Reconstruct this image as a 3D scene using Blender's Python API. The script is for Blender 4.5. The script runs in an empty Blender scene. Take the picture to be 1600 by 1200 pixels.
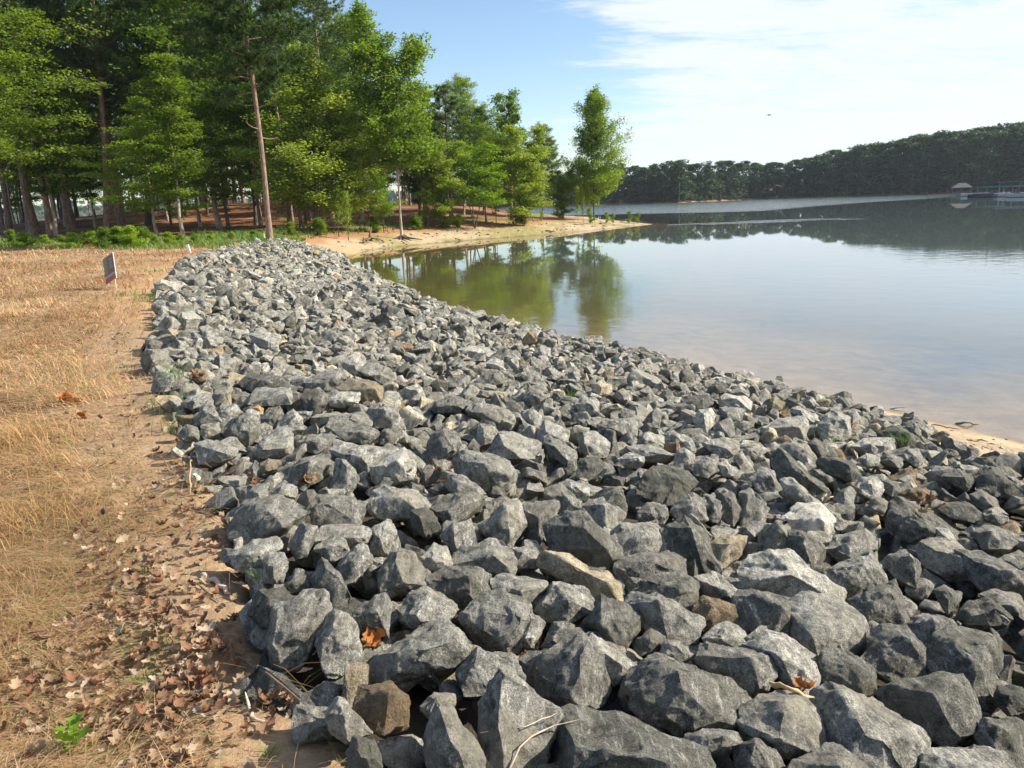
import bpy, bmesh, math, random
import numpy as np
from mathutils import Vector, noise as mn
PI = math.pi
random.seed(7)
rng = np.random.default_rng(7)
scene = bpy.context.scene

# ------------------------------------------------------------------ camera, sky, sun, exposure
F, PITCH, ROLL, EYE = 1256.0, math.radians(12.87), math.radians(-2.0), 1.6
WATER = -1.3
SUN_AZ, SUN_EL = math.radians(86), math.radians(35)      # azimuth from +Y towards +X
cam_d = bpy.data.cameras.new('camera')
cam = bpy.data.objects.new('camera', cam_d)
scene.collection.objects.link(cam)
scene.camera = cam
cam_d.sensor_width = 36.0
cam_d.lens = 36.0 * F / 1600.0
cam_d.clip_start = 0.05
cam_d.clip_end = 6000
def rx(a): c, s = math.cos(a), math.sin(a); return np.array([[1, 0, 0], [0, c, -s], [0, s, c]])
def rz(a): c, s = math.cos(a), math.sin(a); return np.array([[c, -s, 0], [s, c, 0], [0, 0, 1]])
CR = rx(PI / 2 - PITCH) @ rz(ROLL)
from mathutils import Matrix
cam.matrix_world = Matrix.Translation((0, 0, EYE)) @ Matrix(CR.tolist()).to_4x4()

world = bpy.data.worlds.new('World')
scene.world = world
world.use_nodes = True
wn, wl = world.node_tree.nodes, world.node_tree.links
wn.clear()
def wnode(t, **k):
    n = wn.new(t)
    for a, b in k.items(): setattr(n, a, b)
    return n
sky = wnode('ShaderNodeTexSky', sky_type='NISHITA', sun_disc=False)
sky.sun_elevation = SUN_EL; sky.sun_rotation = SUN_AZ; sky.air_density = 1.0; sky.dust_density = 0.25; sky.ozone_density = 2.5
tc = wnode('ShaderNodeTexCoord')
sep = wnode('ShaderNodeSeparateXYZ'); wl.new(tc.outputs['Generated'], sep.inputs[0])
def wmath(op, a, b=None, clamp=False):
    n = wnode('ShaderNodeMath', operation=op, use_clamp=clamp)
    for i, v in enumerate((a, b)):
        if v is None: continue
        if isinstance(v, (int, float)): n.inputs[i].default_value = v
        else: wl.new(v, n.inputs[i])
    return n.outputs[0]
zc = wmath('MAXIMUM', sep.outputs['Z'], 0.0)
zd = wmath('ADD', zc, 0.10)
cx = wmath('DIVIDE', sep.outputs['X'], zd); cy = wmath('DIVIDE', sep.outputs['Y'], zd)
comb = wnode('ShaderNodeCombineXYZ'); wl.new(cx, comb.inputs[0]); wl.new(cy, comb.inputs[1])
mp = wnode('ShaderNodeMapping'); wl.new(comb.outputs[0], mp.inputs[0])
mp.inputs['Rotation'].default_value = (0, 0, math.radians(18)); mp.inputs['Scale'].default_value = (0.75, 1.5, 1); mp.inputs['Location'].default_value = (1.3, 0.6, 0)
n1 = wnode('ShaderNodeTexNoise'); n1.inputs['Scale'].default_value = 1.5; n1.inputs['Detail'].default_value = 9; n1.inputs['Roughness'].default_value = 0.6; n1.inputs['Distortion'].default_value = 0.4
wl.new(mp.outputs[0], n1.inputs[0])
n2 = wnode('ShaderNodeTexNoise'); n2.inputs['Scale'].default_value = 9.0; n2.inputs['Detail'].default_value = 6; n2.inputs['Roughness'].default_value = 0.65
wl.new(mp.outputs[0], n2.inputs[0])
# the cloud bank stands in the east (towards +X) and over the horizon
east = wnode('ShaderNodeMapRange', interpolation_type='SMOOTHSTEP'); wl.new(sep.outputs['X'], east.inputs[0])
east.inputs[1].default_value = -0.06; east.inputs[2].default_value = 0.28; east.inputs[3].default_value = -0.17; east.inputs[4].default_value = 0.27
low = wnode('ShaderNodeMapRange', interpolation_type='SMOOTHSTEP'); wl.new(sep.outputs['Z'], low.inputs[0])
low.inputs[1].default_value = 0.0; low.inputs[2].default_value = 0.16; low.inputs[3].default_value = 0.03; low.inputs[4].default_value = 0.0
s = wmath('ADD', n1.outputs[0], east.outputs[0]); s = wmath('ADD', s, low.outputs[0])
s = wmath('ADD', s, wmath('MULTIPLY', wmath('SUBTRACT', n2.outputs[0], 0.5), 0.35))
cr = wnode('ShaderNodeMapRange', interpolation_type='SMOOTHSTEP'); wl.new(s, cr.inputs[0])
cr.inputs[1].default_value = 0.50; cr.inputs[2].default_value = 0.80; cr.inputs[3].default_value = 0.0; cr.inputs[4].default_value = 0.93
mix = wnode('ShaderNodeMixRGB'); wl.new(cr.outputs[0], mix.inputs[0]); wl.new(sky.outputs[0], mix.inputs[1])
CLOUD = wnode('ShaderNodeMixRGB')
CLOUD.inputs[1].default_value = (4.6, 5.05, 5.85, 1); CLOUD.inputs[2].default_value = (5.7, 6.0, 6.45, 1)
wl.new(n2.outputs[0], CLOUD.inputs[0]); wl.new(CLOUD.outputs[0], mix.inputs[2])
bg = wnode('ShaderNodeBackground'); bg.inputs[1].default_value = 0.106
wl.new(mix.outputs[0], bg.inputs[0])
wo = wnode('ShaderNodeOutputWorld'); wl.new(bg.outputs[0], wo.inputs[0])

sun_d = bpy.data.lights.new('sun', 'SUN'); sun_d.energy = 5.0; sun_d.angle = math.radians(0.55); sun_d.color = (1.0, 0.93, 0.82)
sun = bpy.data.objects.new('sun', sun_d); scene.collection.objects.link(sun)
sd = Vector((math.sin(SUN_AZ) * math.cos(SUN_EL), math.cos(SUN_AZ) * math.cos(SUN_EL), math.sin(SUN_EL)))
sun.rotation_euler = sd.to_track_quat('Z', 'Y').to_euler()
vs = scene.view_settings
vs.view_transform = 'Standard'; vs.look = 'None'; vs.gamma = 1.0; vs.use_curve_mapping = False; vs.exposure = 0.82
scene.render.engine = 'CYCLES'
scene.cycles.max_bounces = 8; scene.cycles.transparent_max_bounces = 12; scene.cycles.caustics_reflective = False; scene.cycles.caustics_refractive = False
scene.cycles.use_denoising = True

# ------------------------------------------------------------------ helpers
def rays(P):
    P = np.asarray(P, float).reshape(-1, 2)
    return np.stack([(P[:, 0] - 800) / F, -(P[:, 1] - 600) / F, -np.ones(len(P))], 1) @ CR.T
def bp(px, py, z=0.0):
    d = rays([(px, py)])[0]; t = (z - EYE) / d[2]
    return np.array([d[0] * t, d[1] * t])
def proj(X):
    X = np.atleast_2d(X) - np.array([0, 0, EYE]); L = X @ CR
    d = np.maximum(-L[:, 2], 1e-3)
    return np.stack([800 + F * L[:, 0] / d, 600 - F * L[:, 1] / d], 1), -L[:, 2]
def hash2(ix, iy, s):
    h = (ix.astype(np.int64) * 374761393 + iy.astype(np.int64) * 668265263 + s * 1442695041) & 0x7fffffff
    h = ((h ^ (h >> 13)) * 1274126177) & 0x7fffffff
    return ((h ^ (h >> 16)) & 0xffff) / 65535.0
def vnoise(x, y, s=0):
    ix, iy = np.floor(x), np.floor(y); fx, fy = x - ix, y - iy
    fx = fx * fx * (3 - 2 * fx); fy = fy * fy * (3 - 2 * fy)
    a, b = hash2(ix, iy, s), hash2(ix + 1, iy, s); c, d = hash2(ix, iy + 1, s), hash2(ix + 1, iy + 1, s)
    return (a * (1 - fx) + b * fx) * (1 - fy) + (c * (1 - fx) + d * fx) * fy
def fbm(x, y, o=4, s=0):
    r, a, t = 0, 1.0, 0
    for i in range(o):
        r = r + a * vnoise(x * 2 ** i + 17.3 * i, y * 2 ** i - 9.1 * i, s + i); t += a; a *= 0.5
    return r / t
def sstep(a, b, x):
    t = np.clip((x - a) / (b - a), 0, 1); return t * t * (3 - 2 * t)
def seg_dist(x, y, P, closed=False):
    P = np.asarray(P, float); Q = np.roll(P, -1, 0) if closed else P[1:]; A = P if closed else P[:-1]
    best = np.full(x.shape, 1e9)
    for (ax, ay), (bx_, by_) in zip(A, Q):
        dx, dy = bx_ - ax, by_ - ay; L = dx * dx + dy * dy + 1e-12
        t = np.clip(((x - ax) * dx + (y - ay) * dy) / L, 0, 1)
        best = np.minimum(best, (x - ax - t * dx) ** 2 + (y - ay - t * dy) ** 2)
    return np.sqrt(best)
def inside(x, y, P):
    P = np.asarray(P, float); r = np.zeros(np.shape(x), bool); Q = np.roll(P, -1, 0)
    for (ax, ay), (bx_, by_) in zip(P, Q):
        c = (ay > y) != (by_ > y)
        if ay != by_: r ^= c & (x < (bx_ - ax) * (y - ay) / (by_ - ay) + ax)
    return r

def tag(o, label=None, cat=None, group=None, kind=None):
    for k, v in (('label', label), ('category', cat), ('group', group), ('kind', kind)):
        if v: o[k] = v
    return o
def mesh_np(name, V, Fc, mat=None, col=None, smooth=False, sharp=None):
    """V (n,3); Fc (m,k) one face size, or a list of such arrays"""
    V = np.asarray(V, np.float32); Fl = Fc if isinstance(Fc, list) else [Fc]; Fl = [np.asarray(f, np.int32) for f in Fl if len(f)]
    me = bpy.data.meshes.new(name)
    me.vertices.add(len(V)); me.vertices.foreach_set('co', V.ravel())
    nl = sum(f.size for f in Fl); nf = sum(len(f) for f in Fl)
    me.loops.add(nl); me.loops.foreach_set('vertex_index', np.concatenate([f.ravel() for f in Fl]))
    tot = np.concatenate([np.full(len(f), f.shape[1], np.int32) for f in Fl])
    me.polygons.add(nf); me.polygons.foreach_set('loop_start', np.concatenate([[0], np.cumsum(tot)[:-1]]).astype(np.int32))
    me.polygons.foreach_set('loop_total', tot)
    me.update(calc_edges=True)
    if col is not None:
        c = np.ones((len(V), 4), np.float32); c[:, :3] = col
        a = me.color_attributes.new('col', 'FLOAT_COLOR', 'POINT'); a.data.foreach_set('color', c.ravel())
    me.polygons.foreach_set('use_smooth', np.full(nf, bool(smooth)))
    if sharp: me.set_sharp_from_angle(angle=math.radians(sharp))
    if mat: me.materials.append(mat)
    me.validate()
    return me
def link(name, me, parent=None):
    o = bpy.data.objects.new(name, me); scene.collection.objects.link(o)
    if parent: o.parent = parent
    return o
def empty(name, loc=(0, 0, 0), rzv=0):
    o = bpy.data.objects.new(name, None); scene.collection.objects.link(o); o.location = loc; o.rotation_euler = (0, 0, rzv); o.empty_display_size = 0.2
    return o
def kids(o): return list(o.children)
def copy_tree(o, parent=None):
    c = o.copy(); scene.collection.objects.link(c); c.parent = parent
    for ch in kids(o): copy_tree(ch, c)
    return c

# ------------------------------------------------------------------ materials
def material(name):
    m = bpy.data.materials.new(name); m.use_nodes = True; nt = m.node_tree; nt.nodes.clear()
    out = nt.nodes.new('ShaderNodeOutputMaterial'); return m, nt, out
class N:
    def __init__(s, nt): s.nt = nt
    def __call__(s, t, ins=None, **k):
        n = s.nt.nodes.new(t)
        for a, b in k.items(): setattr(n, a, b)
        for a, b in (ins or {}).items():
            if hasattr(b, 'is_linked'): s.nt.links.new(b, n.inputs[a])
            else: n.inputs[a].default_value = b
        return n
def ramp(n, stops):
    cr_ = n.color_ramp
    while len(cr_.elements) < len(stops): cr_.elements.new(0.5)
    for e, (p, c) in zip(cr_.elements, stops): e.position = p; e.color = (*c, 1) if len(c) == 3 else c

def rock_material(name, a, b, fleck, moss=0.0, warm=(0.30, 0.27, 0.20)):
    m, nt, out = material(name); g = N(nt)
    tc_ = g('ShaderNodeTexCoord'); oi = g('ShaderNodeObjectInfo'); geo = g('ShaderNodeNewGeometry')
    P = geo.outputs['Position']
    big = g('ShaderNodeTexNoise', {'Vector': P, 'Scale': 3.2, 'Detail': 3.0})
    mid = g('ShaderNodeTexNoise', {'Vector': P, 'Scale': 17.0, 'Detail': 9.0, 'Roughness': 0.75})
    spk = g('ShaderNodeTexNoise', {'Vector': P, 'Scale': 170.0, 'Detail': 3.0, 'Roughness': 0.7})
    # gneiss bands, each stone turned its own way
    mpn = g('ShaderNodeMapping', {'Vector': P, 'Scale': (16, 2.2, 10)})
    cmb = g('ShaderNodeCombineXYZ', {'X': oi.outputs['Random'], 'Y': oi.outputs['Random'], 'Z': oi.outputs['Random']})
    sc_ = g('ShaderNodeVectorMath', {0: cmb.outputs[0], 1: (9, 23, 17)}, operation='MULTIPLY'); nt.links.new(sc_.outputs[0], mpn.inputs['Rotation'])
    band = g('ShaderNodeTexNoise', {'Vector': mpn.outputs[0], 'Scale': 2.0, 'Detail': 10.0, 'Roughness': 0.78, 'Distortion': 1.0})
    r1 = g('ShaderNodeValToRGB', {'Fac': mid.outputs[0]}); ramp(r1, [(0.36, a), (0.62, b)])
    r2 = g('ShaderNodeMapRange', {0: band.outputs[0], 1: 0.53, 2: 0.61, 3: 0.0, 4: 0.85})
    m1 = g('ShaderNodeMixRGB', {0: r2.outputs[0], 1: r1.outputs[0], 2: (*fleck, 1)})
    dk = g('ShaderNodeMapRange', {0: band.outputs[0], 1: 0.46, 2: 0.33, 3: 0.0, 4: 0.65})
    m1b = g('ShaderNodeMixRGB', {0: dk.outputs[0], 1: m1.outputs[0], 2: (a[0] * .5, a[1] * .5, a[2] * .5, 1)})
    r3 = g('ShaderNodeValToRGB', {'Fac': spk.outputs[0]}); ramp(r3, [(0.36, (0.25, 0.25, 0.25)), (0.5, (1, 1, 1)), (0.64, (2.2, 2.15, 2.0))])
    m2 = g('ShaderNodeMixRGB', {0: 0.55, 1: m1b.outputs[0], 2: r3.outputs[0]}, blend_type='MULTIPLY')
    # weathering on old faces, pale rubbed edges
    lich = g('ShaderNodeMapRange', {0: big.outputs[0], 1: 0.50, 2: 0.62, 3: 0.0, 4: 0.6})
    m3 = g('ShaderNodeMixRGB', {0: lich.outputs[0], 1: m2.outputs[0], 2: (*warm, 1)})
    m3.blend_type = 'MIX'
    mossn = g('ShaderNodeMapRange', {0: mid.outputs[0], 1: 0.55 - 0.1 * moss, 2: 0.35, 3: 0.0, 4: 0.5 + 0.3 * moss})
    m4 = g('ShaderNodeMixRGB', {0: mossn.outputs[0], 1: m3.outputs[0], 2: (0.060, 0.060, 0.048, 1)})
    pt = g('ShaderNodeMapRange', {0: geo.outputs['Pointiness'], 1: 0.51, 2: 0.58, 3: 0.0, 4: 0.35})
    m5 = g('ShaderNodeMixRGB', {0: pt.outputs[0], 1: m4.outputs[0], 2: (fleck[0], fleck[1], fleck[2], 1)})
    val = g('ShaderNodeMapRange', {0: oi.outputs['Random'], 1: 0.0, 2: 1.0, 3: 0.72, 4: 1.28})
    if name == 'riprap_rubble': # one object: vary by vertex colour instead
        at = g('ShaderNodeAttribute', attribute_name='col'); m6 = g('ShaderNodeMixRGB', {0: 1.0, 1: m5.outputs[0], 2: at.outputs['Color']}, blend_type='MULTIPLY')
        colour = m6.outputs[0]
    else:
        hs = g('ShaderNodeHueSaturation', {'Value': val.outputs[0], 'Color': m5.outputs[0]}); colour = hs.outputs[0]
    sz_ = g('ShaderNodeSeparateXYZ', {0: P}); wt = g('ShaderNodeMapRange', {0: sz_.outputs['Z'], 1: WATER + .04, 2: WATER + .16, 3: 0.38, 4: 1.0}); mw = g('ShaderNodeVectorMath', {0: colour, 'Scale': wt.outputs[0]}, operation='SCALE'); colour = mw.outputs[0]
    bs = g('ShaderNodeBsdfPrincipled', {'Base Color': colour, 'Roughness': 0.85, 'Specular IOR Level': 0.25})
    hb = g('ShaderNodeMath', {0: mid.outputs[0], 1: spk.outputs[0]}, operation='MULTIPLY_ADD'); hb.inputs[1].default_value = 1.0
    s2 = g('ShaderNodeMath', {0: spk.outputs[0], 1: 0.18}, operation='MULTIPLY')
    hb2 = g('ShaderNodeMath', {0: mid.outputs[0], 1: s2.outputs[0]}, operation='ADD')
    b3 = g('ShaderNodeMath', {0: band.outputs[0], 1: 0.5}, operation='MULTIPLY'); hb3 = g('ShaderNodeMath', {0: hb2.outputs[0], 1: b3.outputs[0]}, operation='ADD')
    bu = g('ShaderNodeBump', {'Height': hb3.outputs[0], 'Strength': 1.0, 'Distance': 0.032})
    nt.links.new(bu.outputs[0], bs.inputs['Normal']); nt.links.new(bs.outputs[0], out.inputs[0])
    return m
RM = {
 'g': rock_material('granite_grey', (0.122, 0.116, 0.099), (0.319, 0.307, 0.265), (0.504, 0.487, 0.428), 0.3),
 'd': rock_material('granite_dark', (0.071, 0.069, 0.057), (0.193, 0.185, 0.155), (0.353, 0.344, 0.302), 1.0, (0.134, 0.126, 0.092)),
 'l': rock_material('granite_light', (0.193, 0.185, 0.160), (0.420, 0.403, 0.344), (0.588, 0.563, 0.496), 0.0, (0.336, 0.319, 0.252)),
 't': rock_material('stone_tan', (0.252, 0.206, 0.130), (0.437, 0.370, 0.260), (0.521, 0.462, 0.344), 0.0, (0.386, 0.311, 0.185)),
 'w': rock_material('stone_pale', (0.370, 0.353, 0.302), (0.571, 0.546, 0.479), (0.672, 0.655, 0.588), 0.0, (0.462, 0.420, 0.319)),
 'b': rock_material('stone_brown', (0.126, 0.088, 0.052), (0.277, 0.202, 0.126), (0.353, 0.277, 0.185), 0.0, (0.210, 0.143, 0.076)),
 'o': rock_material('stone_ochre', (0.353, 0.202, 0.067), (0.588, 0.378, 0.151), (0.672, 0.487, 0.235), 0.0, (0.504, 0.294, 0.084)),
}
RM['rubble'] = rock_material('riprap_rubble', (0.143, 0.137, 0.118), (0.361, 0.349, 0.298), (0.521, 0.504, 0.445), 0.2)

def attr_diffuse(name, rough=0.9, transl=0.0, noise_scale=0, amp=0.4, bump=0.0, spec=0.2):
    m, nt, out = material(name); g = N(nt)
    at = g('ShaderNodeAttribute', attribute_name='col'); c = at.outputs['Color']
    if noise_scale:
        geo = g('ShaderNodeNewGeometry'); nz = g('ShaderNodeTexNoise', {'Vector': geo.outputs['Position'], 'Scale': noise_scale, 'Detail': 8.0, 'Roughness': 0.7})
        mr = g('ShaderNodeMapRange', {0: nz.outputs[0], 1: 0.25, 2: 0.75, 3: 1 - amp, 4: 1 + amp})
        vm = g('ShaderNodeVectorMath', {0: c, 'Scale': mr.outputs[0]}, operation='SCALE'); c = vm.outputs[0]
    bs = g('ShaderNodeBsdfPrincipled', {'Base Color': c, 'Roughness': rough, 'Specular IOR Level': spec})
    if bump:
        bu = g('ShaderNodeBump', {'Height': nz.outputs[0], 'Strength': 0.8, 'Distance': bump}); nt.links.new(bu.outputs[0], bs.inputs['Normal'])
    sh = bs.outputs[0]
    if transl:
        tr = g('ShaderNodeBsdfTranslucent', {'Color': c}); mx = g('ShaderNodeMixShader', {0: transl, 1: sh, 2: tr.outputs[0]}); sh = mx.outputs[0]
    nt.links.new(sh, out.inputs[0]); return m
M_STRAW = attr_diffuse('dry_straw', transl=0.2)
M_LITTER = attr_diffuse('dry_leaf', rough=0.7, transl=0.2)
M_BLADE = attr_diffuse('green_blade', rough=0.6, transl=0.4)
def flat(name, c, rough=0.7, noise_scale=0, amp=0.3, bump=0.0, metal=0.0):
    m, nt, out = material(name); g = N(nt)
    bs = g('ShaderNodeBsdfPrincipled', {'Base Color': (*c, 1), 'Roughness': rough, 'Metallic': metal})
    if noise_scale:
        tcn = g('ShaderNodeTexCoord'); nz = g('ShaderNodeTexNoise', {'Vector': tcn.outputs['Object'], 'Scale': noise_scale, 'Detail': 8.0, 'Roughness': 0.7})
        rp = g('ShaderNodeValToRGB', {'Fac': nz.outputs[0]}); ramp(rp, [(0.3, [v * (1 - amp) for v in c]), (0.7, [min(1, v * (1 + amp)) for v in c])])
        nt.links.new(rp.outputs[0], bs.inputs['Base Color'])
        if bump: bu = g('ShaderNodeBump', {'Height': nz.outputs[0], 'Strength': 0.8, 'Distance': bump}); nt.links.new(bu.outputs[0], bs.inputs['Normal'])
    nt.links.new(bs.outputs[0], out.inputs[0]); return m
def leaf_material(name, c1, c2, c3, transl=0.46):
    m, nt, out = material(name); g = N(nt)
    at = g('ShaderNodeAttribute', attribute_name='col'); oi = g('ShaderNodeObjectInfo')
    sp = g('ShaderNodeSeparateColor', {0: at.outputs['Color']})
    rp = g('ShaderNodeValToRGB', {'Fac': sp.outputs[0]}); ramp(rp, [(0.0, c1), (0.5, c2), (1.0, c3)])
    val = g('ShaderNodeMapRange', {0: oi.outputs['Random'], 1: 0.0, 2: 1.0, 3: 0.78, 4: 1.22})
    hu = g('ShaderNodeMapRange', {0: oi.outputs['Random'], 1: 0.0, 2: 1.0, 3: 0.512, 4: 0.488})
    hs = g('ShaderNodeHueSaturation', {'Hue': hu.outputs[0], 'Value': val.outputs[0], 'Color': rp.outputs[0]})
    bs = g('ShaderNodeBsdfPrincipled', {'Base Color': hs.outputs[0], 'Roughness': 0.55, 'Specular IOR Level': 0.3})
    hs2 = g('ShaderNodeHueSaturation', {'Hue': 0.488, 'Saturation': 1.1, 'Value': 1.5, 'Color': hs.outputs[0]})
    tr = g('ShaderNodeBsdfTranslucent', {'Color': hs2.outputs[0]}); mx = g('ShaderNodeMixShader', {0: transl, 1: bs.outputs[0], 2: tr.outputs[0]})
    nt.links.new(mx.outputs[0], out.inputs[0]); return m
def bark_material(name, a, b, sz=14):
    m, nt, out = material(name); g = N(nt)
    t = g('ShaderNodeTexCoord'); mpn = g('ShaderNodeMapping', {'Vector': t.outputs['Object'], 'Scale': (1, 1, 0.22)})
    vo = g('ShaderNodeTexVoronoi', {'Vector': mpn.outputs[0], 'Scale': sz}); nz = g('ShaderNodeTexNoise', {'Vector': mpn.outputs[0], 'Scale': sz * 0.6, 'Detail': 7.0})
    mu = g('ShaderNodeMath', {0: vo.outputs[0], 1: nz.outputs[0]}, operation='MULTIPLY')
    rp = g('ShaderNodeValToRGB', {'Fac': mu.outputs[0]}); ramp(rp, [(0.05, b), (0.42, a)])
    bs = g('ShaderNodeBsdfPrincipled', {'Base Color': rp.outputs[0], 'Roughness': 0.9})
    bu = g('ShaderNodeBump', {'Height': mu.outputs[0], 'Strength': 1.0, 'Distance': -0.03}); nt.links.new(bu.outputs[0], bs.inputs['Normal'])
    nt.links.new(bs.outputs[0], out.inputs[0]); return m
# ------------------------------------------------------------------ land and water
SHORE_PX = [(1600, 692), (1480, 664), (1430, 652), (1290, 620), (1100, 578), (900, 538), (700, 488), (600, 440), (548, 415), (543, 403), (580, 390), (700, 378), (850, 367), (950, 358), (1000, 352.5), (1022, 350.5)]
SH = [bp(x, y, WATER) for x, y in SHORE_PX]
SHORE = [(10.5, -12), (9.0, 0.0), (7.6, 5.0), (6.5, 7.6)] + [tuple(p) for p in SH] + [(14.5, 92), (12.5, 104), (13, 124), (7, 133), (-16, 122), (-45, 124), (-90, 112), (-150, 126), (-240, 120), (-330, 90), (-330, -80), (10, -80)]
TOP_PX = [(560, 1190), (480, 1100), (410, 1000), (385, 930), (370, 850), (350, 790), (300, 720), (280, 640), (240, 545), (255, 460), (280, 420), (340, 395), (410, 380)]
TOPL = [(0.6, -12), (0.2, -2), (-0.2, 1.2)] + [tuple(bp(x, y, 0)) for x, y in TOP_PX] + [(-13.0, 44.0), (-15.5, 53), (-13.5, 62), (-8, 70), (-1, 79), (3, 92), (2, 108), (-6, 114), (-45, 114), (-90, 102), (-150, 112), (-235, 108), (-320, 85), (-320, -70)]
FARP = [bp(x, y, WATER) for x, y in [(640, 330.5), (700, 328.5), (800, 325), (880, 322), (1000, 318.5), (1060, 317), (1100, 315), (1190, 311), (1300, 308), (1400, 305), (1480, 303), (1600, 299)]]
FARSH = [(-50, 900), (-50, 330)] + [tuple(p) for p in FARP] + [(215, 262), (330, 200), (560, 60), (1500, 60), (1500, 900)]
LEFTSH = [(-1600, 800), (-900, 860), (-420, 900), (-200, 960), (-60, 1000), (-60, 1600), (-1600, 1600)]
ROCK_PX = [(590, 1290), (525, 1200), (470, 1130), (418, 1060), (400, 1010), (385, 930), (362, 860), (345, 800), (300, 750), (282, 700), (265, 640), (240, 560), (250, 500), (258, 450), (285, 415), (340, 393), (400, 381), (440, 377), (500, 383), (537, 400), (547, 417), (575, 429), (605, 444), (695, 482), (800, 510), (900, 534), (1000, 554), (1095, 575), (1200, 599), (1300, 622), (1390, 645), (1435, 655), (1480, 692), (1560, 718), (1620, 740), (1900, 850), (2700, 1400), (2700, 6000), (700, 6000)]
def height(x, y):
    x = np.asarray(x, float); y = np.asarray(y, float)
    wob = (fbm(x * 0.35, y * 0.35, 3, 5) - 0.5) * np.clip(np.hypot(x, y) * 0.012, 0.05, 0.9)
    ins = inside(x, y, SHORE); ds = seg_dist(x, y, SHORE, True); dt = seg_dist(x, y, TOPL, False)
    upl = inside(x, y, TOPL)
    z = np.full(x.shape, 0.0)
    slope = WATER + 1.3 * np.power(ds / (ds + dt + 1e-6), 0.9)
    z = np.where(ins & ~upl, slope, 0.0)
    z = np.where(upl & ins, 0.02 * np.clip(dt, 0, 1.5) + 0.10 * (fbm(x * 0.25, y * 0.25, 3, 9) - 0.5) * np.clip(dt, 0, 1), z)
    z += np.where(ins, 2.3 * np.exp(-(((x + 28) / 27) ** 2 + ((y - 92) / 13) ** 2)) * sstep(0, 6, dt) * upl, 0)
    sd = np.where(ins, ds, -ds) + wob * (~upl)
    zi = np.where(ins, z + np.where(upl, 0, wob * 0.12), 0)
    f1 = inside(x, y, FARSH) | inside(x, y, LEFTSH)
    dfar = np.minimum(seg_dist(x, y, FARSH, True), seg_dist(x, y, LEFTSH, True))
    zf = WATER + 0.14 * np.minimum(dfar, 6) + 0.05 * np.maximum(dfar - 6, 0) * 0.9
    bed = WATER - np.where(ds < 6, 0.085 * ds, 0.51 + 0.14 * (np.minimum(ds, 22) - 6))
    bed = np.maximum(bed, WATER - 2.8)
    bed = np.maximum(bed, WATER - 0.3 * dfar)
    return np.where(ins, zi, np.where(f1, zf, bed)), ins, upl, ds, dt, f1
def h1(x, y): return float(height(np.array([x]), np.array([y]))[0][0])
def place(px, py):
    """where the ray through a photo pixel meets the land"""
    d = rays([(px, py)])[0]; t = np.geomspace(1.0, 700, 1500); z = EYE + d[2] * t
    hh = np.maximum(height(d[0] * t, d[1] * t)[0], WATER); k = np.argmax(z < hh)
    if k == 0: k = len(t) - 1
    return np.array([d[0] * t[k], d[1] * t[k], hh[k]])

def axis(a, b, h0, g):
    L = [0.0]
    while L[-1] < b: L.append(L[-1] + max(h0, g * abs(L[-1])))
    R_ = [0.0]
    while R_[-1] > a: R_.append(R_[-1] - max(h0, g * abs(R_[-1])))
    return np.array(R_[::-1][:-1] + L)
def grid_mesh(xs, ys):
    X, Y = np.meshgrid(xs, ys); nx, ny = len(xs), len(ys)
    i = (np.arange(ny - 1)[:, None] * nx + np.arange(nx - 1)[None]).ravel()
    return X.ravel(), Y.ravel(), np.stack([i, i + 1, i + nx + 1, i + nx], 1)
xs = axis(-3000, 3000, 0.06, 0.021); ys = axis(-80, 4500, 0.06, 0.0155)
X, Y, Q = grid_mesh(xs, ys)
Z, INS, UPL, DS, DT, FARM = height(X, Y)
near = np.exp(-np.hypot(X, Y) / 14)
clod = (fbm(X * 5, Y * 5, 4, 31) - 0.5)
Z = Z + np.where(UPL & INS, clod * 0.09 * near + (fbm(X * 1.3, Y * 1.3, 3, 40) - 0.5) * 0.12 * near, 0) + np.where(INS & ~UPL, np.where((Y < 39) & (DS > .8), -0.05, (fbm(X * .8, Y * .8, 4, 77) - .5) * 0.10 * (Y > 38)), 0)
# zones
straw = np.array([0.36, 0.24, 0.13]); straw2 = np.array([0.29, 0.165, 0.08]); dirt = np.array([0.34, 0.23, 0.135]); sand = np.array([0.44, 0.335, 0.21]); osand = np.array([0.50, 0.27, 0.13])
floor_ = np.array([0.19, 0.085, 0.04]); grassc = np.array([0.13, 0.17, 0.045]); mossg = np.array([0.27, 0.235, 0.085]); bedc = np.array([0.235, 0.18, 0.13]); darkc = np.array([0.075, 0.06, 0.043]); farb = np.array([0.42, 0.25, 0.14]); farf = np.array([0.07, 0.055, 0.03])
def mixc(c, k, w): return c * (1 - w[:, None]) + k * w[:, None]
nA = fbm(X * 0.9, Y * 0.9, 4, 3); nB = fbm(X * 0.22, Y * 0.5, 4, 13); nC = fbm(X * 4, Y * 4, 3, 23)
col = np.repeat(bedc[None], len(X), 0)
lc = np.repeat(straw[None], len(X), 0)
lc = mixc(lc, straw2, sstep(0.45, 0.65, nB)); lc = mixc(lc, dirt, sstep(0.45, 0.6, nA) * 0.5)
pp, dep = proj(np.stack([X, Y, np.maximum(Z, WATER)], 1))
edge = sstep(1.35, 0.35, DT + (nA - 0.5) * 1.2) * (Y < 30)
lc = mixc(lc, dirt * 1.12, edge)
lc = mixc(lc, osand, sstep(1.8, 0.3, DT) * (Y > 12) * (Y < 42) * 0.35)
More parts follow.
